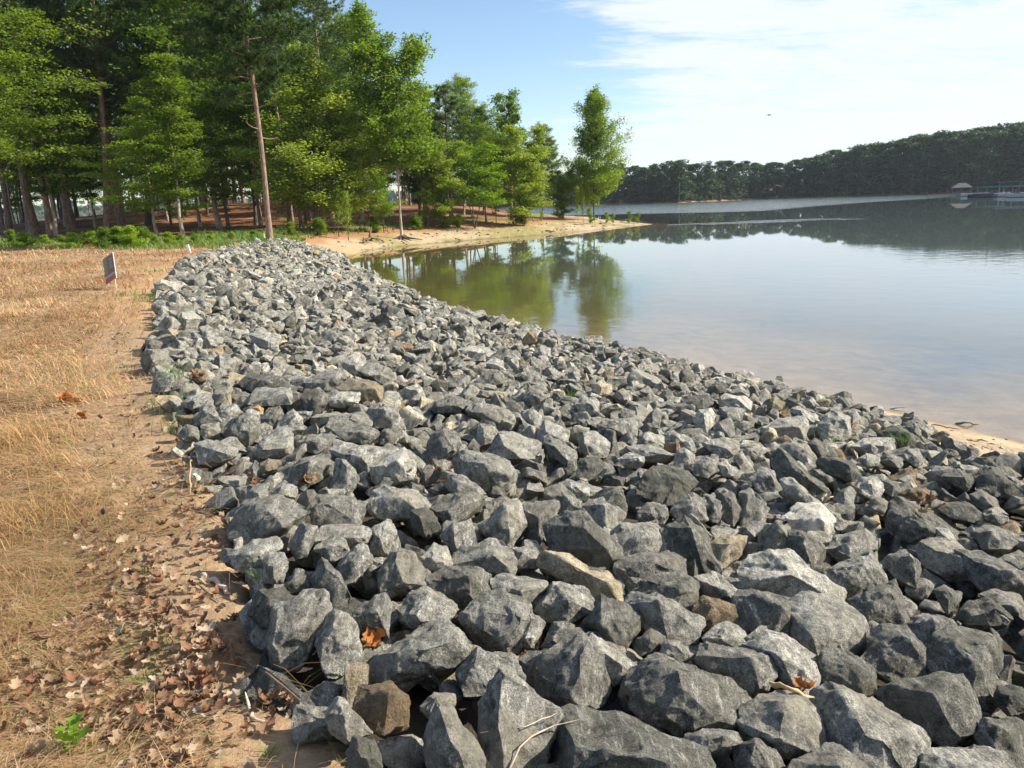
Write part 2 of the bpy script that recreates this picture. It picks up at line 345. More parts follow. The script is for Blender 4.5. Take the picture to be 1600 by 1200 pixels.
# beyond the clearing: grass strip, then the leaf-strewn wood floor
back = Y - (46 + 0.30 * np.abs(X + 12)) + (nB - .5) * 8
lc = mixc(lc, grassc, sstep(-7, -1, back) * 0.75); lc = mixc(lc, floor_, sstep(4, 9, back))
lc = mixc(lc, straw2 * 1.15, sstep(0.55, 0.7, fbm(X * .15, Y * .5, 3, 91)) * sstep(6, 9, back) * 0.8)
sl = np.repeat(darkc[None], len(X), 0)
beach = (Y > 38)
sb = np.repeat(sand[None], len(X), 0); sb = mixc(sb, osand, sstep(56, 44, Y) * 0.9); sb = mixc(sb, mossg, sstep(0.44, 0.58, nB) * 0.8)
fr = DS / (DS + DT + 1e-6)
sb = mixc(sb, floor_ * 1.9, sstep(0.40, 0.62, fr + (nA - .5) * .3) * 0.85); sb = mixc(sb, grassc * 1.1, sstep(0.72, 0.9, fr + (nA - .5) * .3) * 0.75)
sl = np.where(beach[:, None], sb, sl)
sl = mixc(sl, sand * 1.05, sstep(2.4, 1.6, DS) * (Y < 10.4) * (X > 3.0))
lc = np.where(UPL[:, None], lc, sl)
wet = sstep(0.35, 0.0, DS) * 0.35
lc = lc * (1 - wet[:, None])
bed2 = mixc(np.repeat(bedc[None], len(X), 0), np.array([0.13, 0.105, 0.05]), sstep(4, 14, DS)); bed2 = mixc(bed2, np.array([0.125, 0.125, 0.032]), sstep(16, 26, Y) * sstep(6, 0, X)); bed2 = bed2 * (0.8 + 0.4 * nC[:, None])  # cove bed olive: algae, plus the green reflection put into its colour
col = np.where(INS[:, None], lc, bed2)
fcol = mixc(np.repeat(farb[None], len(X), 0), farf, sstep(5, 9, np.minimum(seg_dist(X, Y, FARSH, True), seg_dist(X, Y, LEFTSH, True))))
col = np.where(FARM[:, None], fcol, col)
col = col * (0.75 + 0.5 * nC[:, None])
M_GROUND = attr_diffuse('ground_earth', noise_scale=22, amp=0.35, bump=0.03)
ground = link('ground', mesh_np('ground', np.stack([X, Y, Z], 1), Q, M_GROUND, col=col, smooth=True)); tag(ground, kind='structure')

# water: one level sheet; clear over the sandy shallows, murky where it is deep
m, nt, out = material('lake_water'); g = N(nt)
at = g('ShaderNodeAttribute', attribute_name='col'); sp = g('ShaderNodeSeparateColor', {0: at.outputs['Color']})
geo = g('ShaderNodeNewGeometry'); P = geo.outputs['Position']
w1 = g('ShaderNodeTexNoise', {'Vector': P, 'Scale': 1.3, 'Detail': 3.0}); w2 = g('ShaderNodeTexNoise', {'Vector': P, 'Scale': 7.0, 'Detail': 2.0})
mpw = g('ShaderNodeMapping', {'Vector': P, 'Scale': (0.004, 0.03, 1), 'Rotation': (0, 0, math.radians(-14))}); wb = g('ShaderNodeTexNoise', {'Vector': mpw.outputs[0], 'Scale': 1.0, 'Detail': 4.0})
rough_mask = g('ShaderNodeMapRange', {0: wb.outputs[0], 1: 0.52, 2: 0.62, 3: 0.0, 4: 0.03})
rip = g('ShaderNodeMath', {0: sp.outputs[1], 1: rough_mask.outputs[0]}, operation='MAXIMUM')
hgt = g('ShaderNodeMath', {0: w2.outputs[0], 1: 0.16}, operation='MULTIPLY'); hg = g('ShaderNodeMath', {0: w1.outputs[0], 1: hgt.outputs[0]}, operation='ADD')
str_ = g('ShaderNodeMapRange', {0: rip.outputs[0], 1: 0.0, 2: 1.0, 3: 0.0005, 4: 0.2})
bu = g('ShaderNodeBump', {'Height': hg.outputs[0], 'Strength': 1.0, 'Distance': str_.outputs[0]})
fr_ = g('ShaderNodeFresnel', {'IOR': 1.45, 'Normal': bu.outputs[0]})
ro = g('ShaderNodeMapRange', {0: rip.outputs[0], 1: 0.0, 2: 1.0, 3: 0.015, 4: 0.10})
bf_ = g('ShaderNodeMixRGB', {0: geo.outputs['Backfacing'], 1: fr_.outputs[0], 2: (.06, .06, .06, 1)})   # light coming up or going down through the underside
gl = g('ShaderNodeBsdfGlossy', {'Color': (1, 1, 1, 1), 'Roughness': ro.outputs[0], 'Normal': bu.outputs[0]})
trn = g('ShaderNodeBsdfTransparent', {'Color': (0.96, 0.92, 0.80, 1)}); dcm = g('ShaderNodeMixRGB', {0: sp.outputs[2], 1: (0.155, 0.155, 0.075, 1), 2: (0.095, 0.125, 0.115, 1)}); dif = g('ShaderNodeBsdfDiffuse', {'Color': dcm.outputs[0]})
mxa = g('ShaderNodeMixShader', {0: sp.outputs[0], 1: trn.outputs[0], 2: dif.outputs[0]}); mxb = g('ShaderNodeMixShader', {0: bf_.outputs[0], 1: mxa.outputs[0], 2: gl.outputs[0]})
nt.links.new(mxb.outputs[0], out.inputs[0]); M_WATER = m
xs2 = axis(-3000, 3000, 0.12, 0.03); ys2 = axis(-80, 4500, 0.12, 0.022)
X2, Y2, Q2 = grid_mesh(xs2, ys2)
Z2, I2, U2, D2, T2_, F2 = height(X2, Y2)
depth = np.maximum(WATER - Z2, 0)
turb = 1 - np.exp(-depth / 0.8)
turb = np.clip(turb, 0, 0.97)
# breeze-ruffled water beyond the spit, towards the far shore
pw, dw = proj(np.stack([X2, Y2, np.full(len(X2), WATER)], 1))
RUF = [tuple(bp(x, y, WATER)) for x, y in [(905, 337), (960, 335.5), (1112, 332.5), (1210, 329.5), (1300, 321.5), (1390, 315), (1478, 310), (1505, 307.5)]] + [(160, 262), (122, 296), (100, 318), (40, 300), (10, 310), (-40, 330), (-60, 200)]
ruf = inside(X2, Y2, RUF) * sstep(0, 8, seg_dist(X2, Y2, RUF, True)) * 0.9
ST = [tuple(bp(x, y, WATER)) for x, y in [(1040, 352.5), (1130, 350), (1200, 347.5), (1290, 344), (1350, 342.5), (1350, 341.3), (1290, 341), (1200, 343.5), (1130, 347), (1040, 350.5)]]
ruf = np.maximum(ruf, inside(X2, Y2, ST) * 0.18)
cw = np.stack([turb, ruf, np.maximum(sstep(0.4, 1.4, depth), sstep(0, 9, X2))], 1)
water = link('water', mesh_np('water', np.stack([X2, Y2, np.full(len(X2), WATER)], 1), Q2, M_WATER, col=cw, smooth=True)); tag(water, kind='structure')
# ------------------------------------------------------------------ riprap stones
TEX = [] 
# traced stones: (tile, tone, outline, ridge points); tiles: origin x, origin y, scale
TILE = {'7': (500, 700, 2.4), '5': (0, 700, 2.4), '8': (1000, 600, 2.0), 'a': (240, 480, 4.0), 'b': (600, 480, 4.0), 'c': (960, 520, 4.0), 'd': (1200, 640, 4.0), 'e': (1200, 900, 4.0)}
TR = """
7 g|130 820 200 790 350 700 440 655 500 680 548 735 540 775 470 820 300 860 170 860|300 785 515 720|long wedge-shaped grey slab with a pale broken lower edge
7 l|535 620 590 550 690 545 770 590 800 650 760 730 680 778 620 740 540 660|650 650 745 640|rounded pale grey boulder crossed by white seams, right of the wedge-shaped slab
7 g|295 600 340 550 400 520 470 550 510 600 480 640 380 685 310 640|400 560 350 650|blocky grey boulder resting just above the wedge-shaped slab
7 t|818 395 850 382 930 410 970 440 1060 460 1110 510 1112 585 1060 570 980 530 900 480 870 450 825 430|950 445 1075 500|long knobbly tan boulder lying between dark grey stones
7 w|385 410 430 365 480 375 497 420 480 455 410 455||small chalky white stone wedged between grey boulders
7 g|200 520 240 450 290 375 350 400 412 480 390 510 300 545 215 545|300 400 340 490
7 g|-25 500 15 420 70 470 100 530 115 570 70 615 30 600 -10 560|40 440
7 g|-10 740 0 660 50 618 110 640 150 720 140 800 60 850 0 845|95 670 20 690|upright block-shaped grey stone standing at the dirt edge left of the wedge-shaped slab
7 g|50 450 130 370 180 370 200 420 130 490 90 505|
7 d|405 500 480 450 600 455 630 480 625 540 560 600 480 580 420 550|560 480
7 g|495 440 510 395 580 385 650 345 700 370 722 420 720 470 640 465 560 450|650 400
7 l|655 500 690 475 840 495 835 525 800 560 760 600 700 570 660 540|
7 g|800 590 850 510 880 500 980 530 1020 575 1010 610 930 650 850 640|930 570
7 d|860 300 930 250 990 240 1030 290 1110 370 1115 480 1100 500 1000 450 940 430 870 380|990 300 1080 380|big dark rough boulder standing behind the long tan boulder
7 g|1095 300 1170 285 1255 290 1300 380 1230 395 1140 400 1095 370|1225 310
7 g|1120 420 1200 400 1300 388 1355 420 1355 470 1160 490 1120 470|
7 d|1120 500 1300 480 1395 475 1405 520 1395 610 1360 625 1290 570 1160 550|1360 520
7 g|1145 600 1180 555 1270 550 1340 620 1420 640 1435 700 1370 745 1310 740 1220 680|1270 575
7 g|985 660 1000 610 1060 565 1140 590 1205 635 1200 700 1150 765 1060 730|1170 650 1010 640
7 g|800 830 850 780 920 740 975 690 1020 700 1060 780 1080 880 1060 950 960 985 900 960 830 920|990 755 965 930|pointed grey boulder lit on its right face, above the large triangular boulder
7 l|985 690 1020 688 1100 750 1190 830 1150 850 1100 880 1070 850 1040 760|1090 800
7 g|615 1000 640 890 680 850 720 880 800 930 905 1000 850 1080 800 1130 790 1200 760 1290 650 1290 620 1100|715 885 700 1060|large triangular grey boulder with a dark left face, crossed by a dry vine
7 d|830 1110 870 1050 960 990 1110 1000 1250 1060 1400 1130 1440 1180 1440 1330 880 1330 835 1200|950 1110 1250 1180|broad flat mossy slab lying lowest in the bank
8 d|-60 950 20 870 60 860 130 875 260 920 340 975 300 1050 140 1090 0 1020|120 900 150 1040 |large dark crumbly boulder just above the broad mossy slab
7 g|410 1100 440 960 490 990 520 1060 590 1110 612 1170 600 1230 560 1300 430 1300 405 1180|450 980 500 1130
7 b|125 950 150 900 260 890 320 930 360 980 330 1030 240 1060 190 1040|260 920|tan-brown boulder tucked under the wedge-shaped slab
7 g|20 990 60 935 100 950 180 1060 100 1095 40 1060|90 1000
7 g|500 880 530 790 600 760 700 790 775 860 720 880 640 920 540 920|570 800
7 g|375 980 430 920 510 930 500 1000 420 1010|
7 g|110 640 160 590 240 545 260 600 250 700 160 690|
7 g|740 740 790 630 850 645 800 740|
7 g|840 740 880 650 950 660 960 700 900 750|
7 g|1190 720 1240 680 1290 710 1270 760 1210 770|
7 g|1270 770 1300 720 1350 730 1385 790 1330 800|
7 g|605 290 680 215 740 210 767 290 715 365 640 340|700 235
7 g|720 210 880 190 887 240 820 352 780 330 750 240|820 260
7 l|505 50 540 5 620 20 700 50 745 90 730 130 660 150 580 150 520 100|620 60|broad pale grey boulder with a sloping lit face, in the middle of the bank
7 g|465 130 460 90 530 100 620 165 520 180|
7 d|420 240 470 175 600 170 625 185 540 260 500 290|
7 g|190 310 270 265 285 330 245 400 200 400|
7 d|345 240 400 225 460 290 400 335 350 300|
7 l|185 80 250 50 310 10 350 60 340 120 250 140 200 120|290 50
7 g|190 200 230 140 340 160 405 210 380 250 250 260 200 240|300 180
7 g|460 330 500 280 560 270 575 300 510 390|
7 g|495 420 550 335 570 360 540 430|
7 g|1195 240 1230 210 1290 215 1305 250 1250 285 1200 265|
7 d|1290 310 1350 265 1420 290 1440 400 1400 470 1320 460|1400 330
7 d|1185 100 1220 70 1330 80 1415 130 1400 170 1300 205 1210 205|1340 110|dark domed boulder in front of a pale flat slab, above the middle of the bank
7 g|850 170 890 125 985 210 960 245 880 230|
7 l|900 150 930 120 1010 150 1000 190 950 185|
7 g|985 220 1060 190 1105 230 1110 290 1060 310 1010 260|1060 215
7 g|1310 240 1400 165 1440 200 1440 260 1360 270|1400 190
7 l|720 380 800 375 850 410 820 440 730 450|
5 g|870 280 890 210 990 195 1060 180 1130 200 1150 240 1080 310 1020 340 930 350 880 330|990 215 1060 290|domed grey boulder with a dark left face at the dirt edge of the bank
5 g|1165 230 1200 178 1300 185 1358 205 1345 290 1250 285 1180 280|1210 220
5 g|920 200 935 140 1005 135 1005 190 960 210|
5 g|1000 185 1060 125 1110 150 1110 190 1060 200|
5 l|865 400 950 350 1045 335 1050 370 960 460 890 450|950 400
5 g|975 450 1010 395 1060 400 1080 440 1060 500 990 500|
5 g|1085 370 1130 280 1190 290 1180 330 1150 400 1100 410|
5 d|1060 530 1110 460 1175 470 1170 520 1100 545|
5 l|1180 380 1250 330 1305 345 1310 390 1250 420|
5 g|1165 350 1210 295 1380 290 1390 340 1320 375 1240 350|
5 d|935 620 970 540 1060 535 1120 590 1080 640 1020 665 980 665|1010 560
5 g|1000 760 1030 610 1040 600 1120 600 1130 550 1220 555 1225 620 1210 680 1120 810 1040 830 1000 800|1055 615 1180 605|big square-cut grey block with a flat top, leftmost at the dirt hollow
5 g|1130 600 1150 548 1218 550 1228 600 1180 620|
5 d|1065 80 1110 50 1230 20 1245 60 1200 110 1140 150 1080 115|1160 50
5 g|1240 160 1265 30 1310 60 1352 105 1300 170|1300 70
5 d|1300 1140 1330 1090 1400 1100 1430 1200 1400 1260 1320 1240|
8 w|450 310 480 298 560 370 604 405 590 450 530 380 470 350|520 345|elongated cream-white boulder lying over a cream-topped block
8 w|450 420 500 378 560 375 602 425 600 450 570 490 520 480 470 450|560 430
8 t|222 500 280 460 328 480 310 530 260 575 235 560|280 500|squat tan stone left of a big flat slab
8 l|320 580 380 520 460 530 560 600 625 650 620 700 540 690 470 680 420 680 330 640|450 590|large pale grey flat slab, broadest lit stone on the right of the bank
8 l|460 700 540 650 620 680 640 740 700 740 715 810 640 850 560 860 500 830 470 760|600 740 540 790
8 d|290 700 310 640 370 650 470 680 480 780 400 800 330 780|450 700
8 l|190 800 270 745 320 775 345 810 300 825 220 820|
8 g|165 850 200 815 410 850 415 900 370 965 300 930 200 880|350 860
8 l|340 820 400 780 450 790 540 850 570 890 540 945 500 965 420 900|450 850
8 d|555 860 610 825 660 855 730 890 730 950 690 980 600 970 545 920|700 900|grey stone with a rust-orange top, left of dark cube-like boulders
8 g|300 1050 340 1000 440 970 510 990 560 1050 580 1110 560 1160 470 1170 440 1130 330 1090|455 985 440 1110
8 g|550 960 590 945 700 990 800 1040 880 1110 890 1200 900 1330 640 1330 620 1120 570 1020|650 1060 800 1130|tall split-faced grey boulder with a long pale seam
8 d|755 960 900 925 1000 920 1035 960 1058 1060 1040 1110 990 1145 900 1080 800 1020|1010 930 960 1000|black-shadowed cube-like boulder with a sunlit right face
8 d|905 860 930 790 1060 770 1110 780 1120 850 1105 1000 1060 1050 1030 960 920 900|1060 850
8 d|712 840 730 760 830 760 890 830 912 915 820 930 720 890|850 800
8 d|665 680 720 650 790 625 830 740 820 765 720 755 680 740|785 640
8 l|835 750 900 715 970 740 1000 780 930 850 870 800|920 740
8 d|1055 1100 1080 1050 1200 1060 1220 1200 1100 1190|1120 1070
8 g|890 1150 960 1120 1120 1160 1200 1230 1100 1330 900 1330|
8 d|1110 990 1120 945 1190 950 1230 1020 1150 1030|
8 g|995 710 1080 680 1130 700 1160 750 1020 745|
8 g|575 590 640 565 720 525 765 610 740 650 650 660|700 560
8 g|585 520 620 480 700 455 735 480 730 510 650 560|700 480
8 g|390 470 420 425 460 440 490 530 440 560 390 520|440 450
8 d|455 480 490 450 560 490 578 530 540 590 480 550|
8 d|80 460 140 420 190 450 250 580 200 595 140 560 100 510|160 450
8 d|0 390 50 375 88 400 80 430 30 440|
8 g|0 445 50 432 85 525 20 530|
8 g|100 400 150 345 200 380 210 430 140 430|
8 g|205 350 250 370 250 430 215 425|
8 g|240 350 290 335 315 400 290 440 250 410|
8 g|310 345 350 330 400 390 380 440 320 440|350 345
8 d|760 400 810 360 870 390 980 460 990 490 930 498 840 490 780 450|930 450
8 d|410 240 440 210 500 260 590 330 590 362 520 350 440 290|530 300
8 l|555 130 600 85 650 110 655 165 600 190 560 170|635 110|round pale boulder near the waterline with a dark cleft down its face
8 l|670 200 700 180 785 165 790 215 740 230|
8 b|805 345 840 325 890 325 912 355 880 372|
8 g|870 500 940 485 1010 510 1100 560 1120 600 1060 620 960 600 890 560|1000 540
8 b|865 500 910 480 955 485 950 520 900 540|
8 g|1000 530 1100 540 1200 600 1220 660 1100 660 1050 620|
8 d|755 550 840 515 880 560 860 630 800 600|
8 l|125 1110 200 1080 300 1090 320 1130 250 1150 160 1130|
8 g|290 1145 360 1105 420 1150 450 1200 440 1260 330 1250|360 1120
8 g|480 1180 600 1130 700 1165 760 1240 700 1330 500 1330|
8 g|165 600 230 590 300 640 290 700 200 680|
8 b|165 700 200 662 290 690 300 740 200 768|
a d|555 430 590 420 770 430 830 465 825 510 690 510 610 540 560 490|690 460|flat-topped stone with a tan broken front edge, near the left edge of the bank
a l|590 560 650 510 830 510 855 570 840 605 640 615 600 600|830 540
a d|440 750 470 700 580 670 655 690 655 780 580 860 490 840 445 800|580 700 575 780
a l|650 860 710 790 800 765 860 800 860 900 690 950 655 930|680 890 845 880
a l|270 860 340 835 460 850 550 890 500 930 400 960 300 970|400 900
a g|180 600 250 555 350 545 370 600 250 640|
a g|290 640 350 580 380 630 415 710 340 725 280 700|
a g|155 790 200 740 270 745 280 820 200 830|
a g|285 740 400 725 410 780 320 820|
a g|385 640 430 605 520 605 555 650 500 690 420 740 395 700|
a g|360 560 400 510 470 490 492 520 430 590 380 610|
a o|620 630 655 612 685 635 680 665 640 660||small bright ochre-yellow stone perched between grey ones
a d|660 700 700 650 780 625 820 660 760 700 750 760 680 760|
a g|755 730 870 648 925 700 930 770 860 785 770 780|880 690
a l|900 850 950 800 1120 790 1140 830 1020 905 900 890|
a d|925 570 960 520 1050 530 1075 590 1060 640 980 680 940 640|1040 590
a g|955 450 1100 430 1150 390 1220 450 1180 500 1060 540 970 510|1150 440
a t|1140 530 1230 450 1380 470 1430 520 1400 590 1350 600 1270 560|1380 510|wide straw-coloured slab in the upper middle of the bank
a l|1070 580 1130 530 1270 540 1280 600 1180 620 1080 615|
a l|1060 710 1180 680 1280 655 1340 690 1340 740 1150 760 1070 780|
a g|1120 770 1250 750 1390 755 1410 790 1330 850 1210 830|
a g|1345 650 1400 590 1490 630 1550 690 1560 750 1450 740 1350 745|1450 650
a d|1410 780 1450 755 1490 760 1515 820 1480 865 1420 850|
a g|1090 890 1160 840 1350 870 1510 890 1480 920 1370 1000 1330 1030 1240 990 1150 910|1340 950
a t|655 980 720 950 800 960 780 1000 690 1030|
a b|230 440 260 385 330 400 330 450 270 470|
a g|590 1040 630 965 655 980 640 1060 600 1075|
a g|1285 400 1340 355 1460 380 1505 450 1470 510 1380 460|1380 440
a l|1180 350 1230 305 1300 300 1330 340 1270 415 1200 390|
a g|290 200 330 140 390 145 430 210 370 260 310 260|335 190
a l|600 170 700 150 780 180 790 250 740 275 640 230|
b l|665 900 715 785 780 780 960 850 960 880 920 940 790 955 700 940|725 800 780 940
b g|270 880 300 800 370 755 440 790 490 830 440 910 320 970 280 930|370 780 430 880
b g|565 800 600 735 660 740 715 790 690 850 620 880 580 860|640 790
b g|1000 850 1040 815 1100 840 1190 900 1210 1020 1150 990 1040 930|1070 870
b l|1215 830 1250 760 1330 790 1400 850 1390 930 1290 935 1230 880|1255 850
b g|1350 740 1400 705 1560 700 1580 750 1570 820 1480 790 1370 770|
b l|955 850 980 760 1010 705 1080 730 1160 780 1150 840 1050 810|1010 780
b d|290 630 340 580 440 555 540 600 520 660 430 650 330 650|
b g|530 650 560 600 650 640 790 640 800 700 740 760 640 710|
b l|860 670 930 630 980 680 975 720 940 745 880 700|
b l|870 545 930 495 1000 500 1025 560 950 610 890 600|
b d|570 470 640 395 700 400 760 430 740 470 640 500 590 490|700 430
b t|1300 480 1360 455 1410 490 1420 535 1350 545 1310 520|
b g|1200 610 1240 560 1320 570 1350 620 1330 680 1240 660|
b l|1460 660 1500 635 1560 650 1570 690 1480 695|
b d|1215 1000 1230 950 1340 940 1370 990 1350 1050 1260 1080 1215 1060|
b l|435 260 520 245 640 255 680 280 640 310 480 305|
b l|640 350 690 315 740 340 740 380 660 382|
b l|940 290 970 235 1035 260 1040 310 990 328|
b l|1145 410 1190 372 1222 400 1215 460 1160 455|
c l|85 715 220 702 320 750 400 770 300 800 180 790|
c l|370 820 400 740 440 722 497 765 490 850 400 860|
c l|30 790 90 755 180 770 180 830 70 835|
c d|410 430 450 385 590 400 605 440 550 480 430 485|550 430
c w|655 420 700 385 800 395 850 430 840 480 740 465 670 450||flat cream-coloured stone near the waterline, above the middle of the bank
c t|950 450 1010 395 1070 430 1050 470 980 510||yellowish-tan stone beside rust-brown debris near the waterline
c d|405 280 425 230 460 218 505 265 490 310 420 315|
c d|585 350 640 305 705 330 690 370 600 375|
c g|720 380 780 325 840 370 830 400|
c g|650 520 665 470 780 465 805 500 790 550 700 575|
c l|500 540 530 490 600 480 630 520 610 590 580 650 520 600|560 510
c l|155 650 220 620 305 650 300 725 240 710 160 690|
c g|310 640 370 610 450 640 500 690 490 740 380 720 310 700|
c g|555 690 600 660 700 655 760 680 795 730 760 780 660 770 600 730|690 715
c g|785 740 810 695 900 690 925 740 900 780 810 790|
c g|930 610 1030 540 1180 530 1215 580 1190 700 1120 650 1060 620|1150 600
c l|1045 700 1100 675 1200 710 1260 790 1220 820 1140 790 1060 760|
c d|1210 700 1260 670 1340 700 1390 760 1300 780|
c l|855 910 920 850 990 870 1035 970 1000 1000 910 990|
c l|1095 480 1160 460 1240 520 1240 560 1150 530|
c g|790 1050 850 985 920 1020 955 1140 880 1180 790 1170|900 1010
c g|640 1000 690 980 780 1060 790 1150 740 1190 680 1110|
c g|430 1060 490 1000 520 1050 580 1160 500 1170 440 1110|
c g|515 1040 620 1020 665 1070 650 1150 590 1160|
c g|150 1100 220 1070 310 1070 335 1130 300 1200 190 1180|
c g|485 830 560 780 640 790 640 860 580 900 500 880|600 790
c l|640 820 700 800 770 860 740 890 680 890|
d l|530 230 600 190 770 175 780 270 690 290 600 255|
d d|680 140 780 100 860 130 960 200 860 240 780 190|
d g|815 290 880 240 940 250 970 320 930 350 850 310|
d g|700 320 730 270 840 310 830 360 760 350|
d l|570 310 620 275 700 300 700 345 620 350|
d d|300 320 380 300 520 330 575 430 530 470 490 400 350 370|500 350
d l|540 500 590 430 700 425 720 500 680 570 600 530|600 450
d g|710 440 830 460 820 520 770 540 725 500|
d g|1250 550 1340 505 1420 560 1455 640 1350 625|
d d|1060 610 1230 575 1340 660 1280 700 1150 670|1270 610
d d|1310 430 1400 370 1500 430 1620 520 1580 560 1450 540 1320 500|1420 400
d d|1090 420 1190 375 1260 410 1320 480 1240 500 1150 450|1230 420
d g|1280 780 1360 725 1480 740 1550 830 1480 880 1370 870|1400 760
d g|1340 670 1400 620 1530 680 1450 710|
d l|1050 740 1130 745 1190 845 1100 830 1060 820|
d d|850 120 910 80 950 130 960 190 900 150|
d g|925 100 970 75 1010 110 1000 170 960 160|
e g|1340 120 1430 90 1560 120 1640 200 1600 300 1500 250 1440 180|
e d|1195 260 1260 170 1370 130 1450 180 1520 280 1450 290 1280 280|1400 180
e d|1040 90 1100 65 1200 110 1180 200 1140 240 1070 150|1140 110
"""
def parse(TR):
    L = []
    for ln in TR.strip().splitlines():
        f = ln.split('|'); t, tone = f[0].split(); ox, oy, s_ = TILE[t]
        O = np.array(f[1].split(), float).reshape(-1, 2) / s_ + (ox, oy)
        R_ = np.array(f[2].split(), float).reshape(-1, 2) / s_ + (ox, oy)
        L.append((tone, O, R_, f[3].strip() if len(f) > 3 else None))
    return L
TRACED = parse(TR)

def hull(P):
    bm = bmesh.new(); vs_ = [bm.verts.new(p) for p in P]
    r = bmesh.ops.convex_hull(bm, input=vs_, use_existing_faces=False)
    bmesh.ops.delete(bm, geom=[v for v in bm.verts if not v.link_faces], context='VERTS')
    bmesh.ops.dissolve_limit(bm, angle_limit=math.radians(7), verts=bm.verts, edges=bm.edges)
    return bm
def finish_stone(bm, size, level, seed, mat, bev=0.012):
    """broken corners, rubbed edges, then roughness by real displacement"""
    rc = random.Random(seed * 31 + 7); cen_ = sum((v.co for v in bm.verts), Vector()) / max(len(bm.verts), 1)
    for k in range(5):
        n_ = Vector((rc.gauss(0, 1), rc.gauss(0, 1), rc.gauss(0, .8))).normalized(); sup = max((v.co - cen_).dot(n_) for v in bm.verts)
        r = bmesh.ops.bisect_plane(bm, geom=list(bm.verts) + list(bm.edges) + list(bm.faces), plane_co=cen_ + n_ * sup * rc.uniform(.74, .90), plane_no=n_, clear_outer=True)
        ed = [e for e in r['geom_cut'] if isinstance(e, bmesh.types.BMEdge)]
        if len(ed) > 2: bmesh.ops.contextual_create(bm, geom=ed)
    bmesh.ops.bevel(bm, geom=list(bm.edges), offset=size * bev, segments=1, affect='EDGES', profile=0.6, clamp_overlap=True)
    bmesh.ops.triangulate(bm, faces=bm.faces)
    bm.edges.ensure_lookup_table()
    for k in range(level):
        lim = size * (0.22, 0.12, 0.065, 0.038)[k]
        E_ = [e for e in bm.edges if e.calc_length() > lim]
        if E_: bmesh.ops.subdivide_edges(bm, edges=E_, cuts=1, use_grid_fill=False); bmesh.ops.triangulate(bm, faces=bm.faces)
    bmesh.ops.recalc_face_normals(bm, faces=bm.faces)
    bm.normal_update()
    off = Vector((seed * 3.71, seed * 1.93, seed * 7.17)); f1 = 1.9 / size; f2 = 6.0 / size; f3 = 17 / size
    new = []
    for v in bm.verts:
        p = v.co
        d = mn.noise(p * f1 + off) * 0.022 - mn.noise(p * (f1 * 1.5) + off, noise_basis='VORONOI_F1') * 0.035 + (abs(mn.noise(p * f2 + off)) - 0.3) * -0.030 + mn.noise(p * f3 + off) * 0.012
        # stepped chips, as the quarried faces break
        c = mn.noise(p * (f1 * 1.6) - off); d += -0.03 * min(1, max(0, (c - 0.2) * 6))
        new.append(p + v.normal * (d * size))
    for v, p in zip(bm.verts, new): v.co = p
    me = bpy.data.meshes.new('boulder'); bm.to_mesh(me); bm.free()
    me.polygons.foreach_set('use_smooth', np.ones(len(me.polygons), bool)); me.set_sharp_from_angle(angle=math.radians(22))
    me.materials.append(mat); return me

STONES = []   # dict(obj, px, size_px, tone, label)
BOUL_GROUP = 'granite boulders of the riprap bank'
def surf_hit(px, py, lift):
    d = rays([(px, py)])[0]; t = np.linspace(0.8, 60, 2600) if py > 560 else np.geomspace(2, 90, 2600)
    hh = height(d[0] * t, d[1] * t)[0] + lift; k = np.argmax(EYE + d[2] * t < hh)
    return t[k] if k else t[-1]
for i, (tone, O, R_, lab) in enumerate(TRACED):
    r_ = random.Random(i * 13 + 5)
    O = O.mean(0) + (O - O.mean(0)) * 1.17
    c = O.mean(0); w = O[:, 0].max() - O[:, 0].min(); h_ = O[:, 1].max() - O[:, 1].min()
    t0 = surf_hit(c[0], c[1], 0.15)
    dirs = rays(O); size = math.sqrt(w * h_) * t0 / F
    fy = (c[1] - O[:, 1]) / max(h_, 1) * 2          # +1 at the top of the outline
    T = t0 + size * (0.42 * fy) + np.array([r_.uniform(-.08, .08) for _ in O]) * size
    P = [np.array([0, 0, EYE]) + d * t for d, t in zip(dirs, T)]
    cen = np.mean(P, 0)
    if len(R_) == 0:
        R_ = np.array([c + np.array([r_.uniform(-.2, .2) * w, r_.uniform(-.25, .05) * h_]) for _ in range(r_.choice((1, 2)))])
    for d, q in zip(rays(R_), R_):
        fq = (c[1] - q[1]) / max(h_, 1) * 2
        P.append(np.array([0, 0, EYE]) + d * (t0 + size * (0.42 * fq - r_.uniform(.36, .50))))
    view = rays([c])[0]; view /= np.linalg.norm(view)
    for p in P[:len(O)]:
        P.append(cen + (p - cen) * r_.uniform(.6, .8) + view * size * r_.uniform(.35, .5) + np.array([0, 0, -0.22 * size]))
    P = np.array(P) - cen
    me = finish_stone(hull(P.tolist()), size, 4 if size * F / t0 > 85 else 3, i + 1, RM[tone])
    o = link('boulder', me); o.location = cen
    STONES.append(dict(o=o, px=c, s=math.sqrt(w * h_), tone=tone, label=lab, poly=O, loc=cen, size=size))

